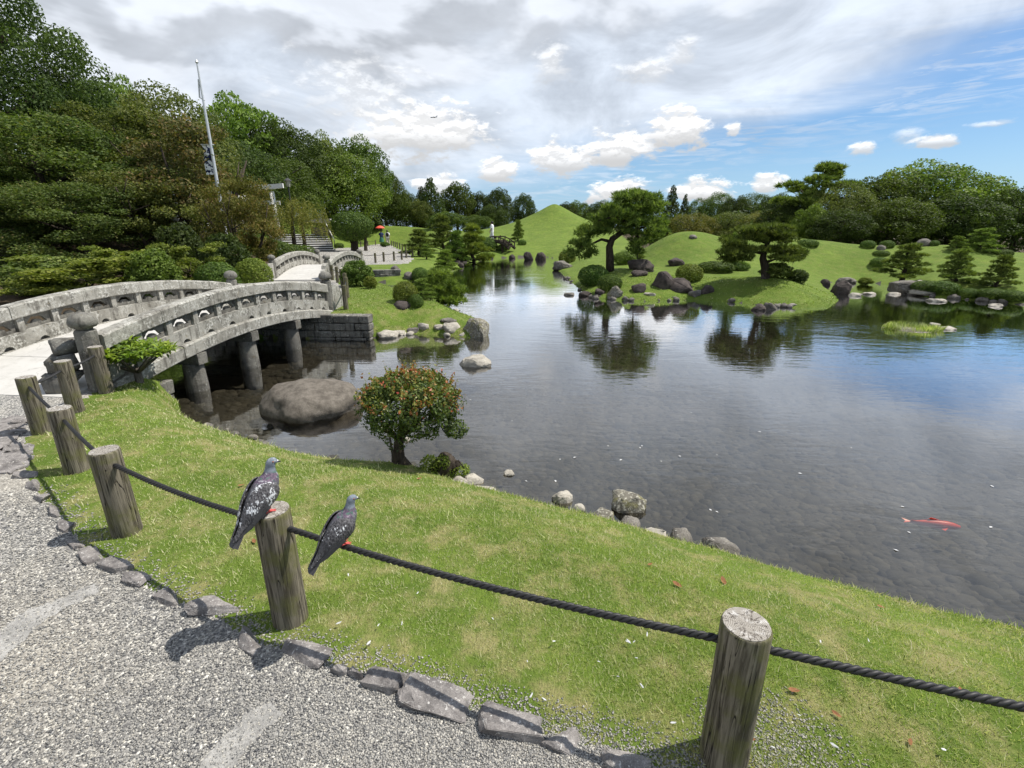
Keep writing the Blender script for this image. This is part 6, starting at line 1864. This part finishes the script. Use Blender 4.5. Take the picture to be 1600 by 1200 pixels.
        for k in range(5):                             # flight feathers along the lower wing edge
            f0 = .10 + .035 * k; p0 = Vector(rows[4][min(10, 10 - k)]); p1 = Vector(rows[-1][5]) + Vector((.014 * k, sy * .003 * k, .012 * k))
            mid = p0.lerp(p1, .55) + Vector((0, sy * .008, -.004)); sd_ = Vector((.35, 0, -.6)).normalized() * .007
            mb = MB(); q0, q1, q2 = p0 + Vector((0, sy * .004, 0)), mid, p1
            mb.add([q0 - sd_ * .4, q0 + sd_ * .4, q1 + sd_, q1 - sd_, q2], [(0, 1, 2, 3), (3, 2, 4)])
            fo = mb.build('flight_feather', tailm, wg); fo.modifiers.new('t', 'SOLIDIFY').thickness = .002
    for k in range(6):                                 # tail fan
        yk = (k - 2.5) * .0042; ye = (k - 2.5) * .0125
        a_, b_ = Vector((-.095, yk, .020 + .001 * (k % 2))), Vector((-.205 + .004 * abs(k - 2.5), ye, -.100 + .002 * (k % 2)))
        sd_ = Vector((0, 1, 0)); mid = a_.lerp(b_, .7); mb = MB()
        mb.add([a_ - sd_ * .006, a_ + sd_ * .006, mid + sd_ * .0095, b_ + sd_ * .008, b_ - sd_ * .008 , mid - sd_ * .0095], [(0, 1, 2, 5), (5, 2, 3, 4)])
        fo = mb.build('tail_feather', tailm, root); fo.modifiers.new('t', 'SOLIDIFY').thickness = .003
    for sy in (-1, 1):
        mb = MB(); y0 = sy * .022
        mb.tube([(-.004, y0, .062), (.0, y0, .035), (.002, y0, .008)], [.011, .0055, .0045], 8)
        for an, ln in ((-28, .032), (0, .037), (28, .032), (180, .018)):
            e = R(an); d = Vector((math.cos(e), math.sin(e), 0)); p = Vector((.002, y0, .006))
            mb.tube([p, p + d * ln * .5 + Vector((0, 0, .001)), p + d * ln + Vector((0, 0, -.004))], [.0046, .004, .0022], 6)
        mb.build('leg', red_m, root, smooth=True)
    return root
g2, h2 = post_obj[1]
pigeon((g2[0] - .012, g2[1] - .025, g2[2] + h2 + .003), R(58), 'grey pigeon with white speckled wings standing on the fence post', 1.0, 1, 38, 0.0, .75)
a_, b_, sg = SPANS[1]
bp = rope_pt(b_, a_, .19, sg)
pigeon((bp.x, bp.y, bp.z + .012), R(42), 'darker grey pigeon perched on the rope right of the post', .45, 3, 18, .04, .67)

# ------------------------------------------------------------------ carp, aeroplane, leaves and feathers
def carp():
    x, y, z = G(1462, 819, -.49); root = empty('carp', (x, y, z), (0, 0, R(-14))); root.scale = (1, .85, .8); tag(root, 'red carp swimming just under the pond surface', 'fish')
    m_ = plain('carp_skin', (.85, .06, .02), .4, .5, .25, 30); mb = MB(); n = 12; prof = [(-.16, .004, .018), (-.13, .009, .016), (-.07, .022, .03), (0, .032, .042), (.07, .034, .042), (.12, .026, .03), (.155, .010, .012)]
    vs = [(px_, ry * math.cos(2 * math.pi * k / n), rz * math.sin(2 * math.pi * k / n)) for px_, ry, rz in prof for k in range(n)]
    mb.add(vs, [(i * n + k, i * n + (k + 1) % n, (i + 1) * n + (k + 1) % n, (i + 1) * n + k) for i in range(len(prof) - 1) for k in range(n)] + [tuple(reversed(range(n))), tuple(range((len(prof) - 1) * n, len(prof) * n))])
    mb.build('body', m_, root, smooth=True)
    for nm, pts in (('tail_fin', [(-.15, .0, .0), (-.215, .028, .012), (-.195, 0, 0), (-.215, -.024, -.006)]), ('pectoral_fin', [(.07, .03, -.01), (.03, .08, -.012), (.015, .06, -.012)]), ('pectoral_fin', [(.07, -.03, -.01), (.03, -.08, -.012), (.015, -.06, -.012)]), ('dorsal_fin', [(.05, 0, .04), (-.04, 0, .062), (-.07, 0, .03)])):
        mb = MB(); mb.add(pts, [tuple(range(len(pts)))]); f = mb.build(nm, m_, root); f.modifiers.new('t', 'SOLIDIFY').thickness = .003
carp()
def plane():
    x, y, z = AT(678, 183, 1500); root = empty('aeroplane', (x, y, z), (R(8), 0, R(-20))); tag(root, 'distant aeroplane flying before the white cloud', 'aeroplane')
    m_ = plain('plane_paint', (.35, .37, .40), .5)
    mb = MB(); mb.tube([(-11, 0, 0), (-9, 0, 0), (8, 0, 0), (11, 0, .6)], [.3, 1.3, 1.3, .3], 10); mb.build('fuselage', m_, root, smooth=True)
    for s in (-1, 1):
        mb = MB(); prism(mb, [(0, 0), (2.6, 0), (4.4, 0), (3.2, 0)], 0, .1); mb = MB()
        mb.add([(-2.5, 0, -.3), (2, 0, -.3), (3.8, s * 11.5, .6), (2.6, s * 11.5, .6), (-2.5, 0, .2), (2, 0, .2), (3.8, s * 11.5, .8), (2.6, s * 11.5, .8)], [(0, 1, 2, 3), (4, 7, 6, 5), (0, 4, 5, 1), (2, 6, 7, 3), (1, 5, 6, 2), (0, 3, 7, 4)]); mb.build('wing', m_, root)
        mb = MB(); mb.tube([(-1.6, s * 4, -.9), (1, s * 4, -.9)], .7, 8); mb.build('engine', m_, root)
    mb = MB(); mb.add([(7.5, -.15, 1), (10.5, -.15, 1), (11.8, 0, 5), (10.2, 0, 5), (7.5, .15, 1), (10.5, .15, 1)], [(0, 1, 2, 3), (4, 3, 2, 5), (0, 3, 4), (1, 5, 2)]); mb.build('tail_fin', m_, root)
plane()
def litter():
    rg = random.Random(8); lm = plain('dead_leaf', (.22, .10, .045), .8, .2, .5, 40); fm = plain('white_feather', (.5, .5, .5), .8)
    mb = MB(); mb.add([(-.03, 0, .004), (-.012, .014, .010), (.018, .013, .008), (.035, 0, .014), (.018, -.013, .010), (-.012, -.014, .005), (0, 0, .002)], [(0, 6, 1), (1, 6, 2), (2, 6, 3), (3, 6, 4), (4, 6, 5), (5, 6, 0)])
    me = mb.mesh('fallen_leaf'); me.materials.append(lm)
    for px, py in [(377, 762), (1172, 1160), (1376, 952), (1015, 885), (1058, 918), (1130, 912), (398, 850), (1240, 1085), (1420, 1165), (1500, 1090), (1305, 1120), (655, 750)]:
        g = ground_at(px, py); o = link('fallen_leaf', me, None, None, (g[0], g[1], g[2] + .009), (rg.uniform(-.2, .2), rg.uniform(-.2, .2), rg.uniform(0, 6))); k = rg.uniform(.4, .8); o.scale = (k, k, k)
        tag(o, 'brown fallen leaf lying on the near lawn', 'leaf', 'fallen leaves on the near lawn')
    mb = MB(); mb.add([(-.02, 0, 0), (-.008, .006, .004), (.012, .005, .006), (.022, 0, .012), (.012, -.006, .005), (-.008, -.006, .003)], [(0, 1, 2, 3, 4, 5)])
    me = mb.mesh('feather'); me.materials.append(fm)
    for px, py in [(577, 1012), (653, 935), (530, 982), (592, 985), (629, 983), (770, 975), (865, 1012), (824, 1042), (830, 1095), (850, 1101), (990, 1010), (982, 1010), (935, 1041), (1002, 1080), (965, 1065), (1052, 998), (980, 1012), (994, 1036),
                   (1246, 1128), (1206, 1176), (1280, 1010), (1355, 1008), (575, 770), (602, 1075), (520, 1040), (1010, 1000), (1050, 1140), (1300, 1175), (1470, 1182), (545, 905)]:
        g = ground_at(px, py); o = link('feather', me, None, None, (g[0], g[1], g[2] + .022), (rg.uniform(-.5, .5), rg.uniform(-.5, .5), rg.uniform(0, 6))); k = rg.uniform(.3, .65); o.scale = (k, k, k)
        tag(o, 'tiny white feather lying on the near lawn', 'feather', 'white feathers on the near lawn')
    # petals and bits adrift on the water
    mb = MB(); mb.add([(-.02, 0, 0), (0, .010, .003), (.02, 0, 0), (0, -.010, .001)], [(0, 1, 2, 3)]); me = mb.mesh('floating_petal'); me.materials.append(fm)
    for px, py in [(898, 715), (875, 718), (800, 658), (735, 625), (950, 697), (1000, 700), (1062, 713), (1187, 675), (1110, 797), (1120, 800), (1410, 792), (1420, 832), (1548, 824), (1033, 721), (970, 719), (1120, 711), (1003, 697), (868, 752), (822, 752), (1250, 740), (1330, 700), (640, 672), (1080, 645), (1550, 760), (1400, 860)]:
        g = G(px, py, WATER); o = link('floating_petal', me, None, None, (g[0], g[1], WATER + .003), (0, 0, rg.uniform(0, 6))); k = rg.uniform(.5, 1.0); o.scale = (k, k, k)
        tag(o, 'tiny pale petal floating on the pond', 'petal', 'petals floating on the pond')
litter()
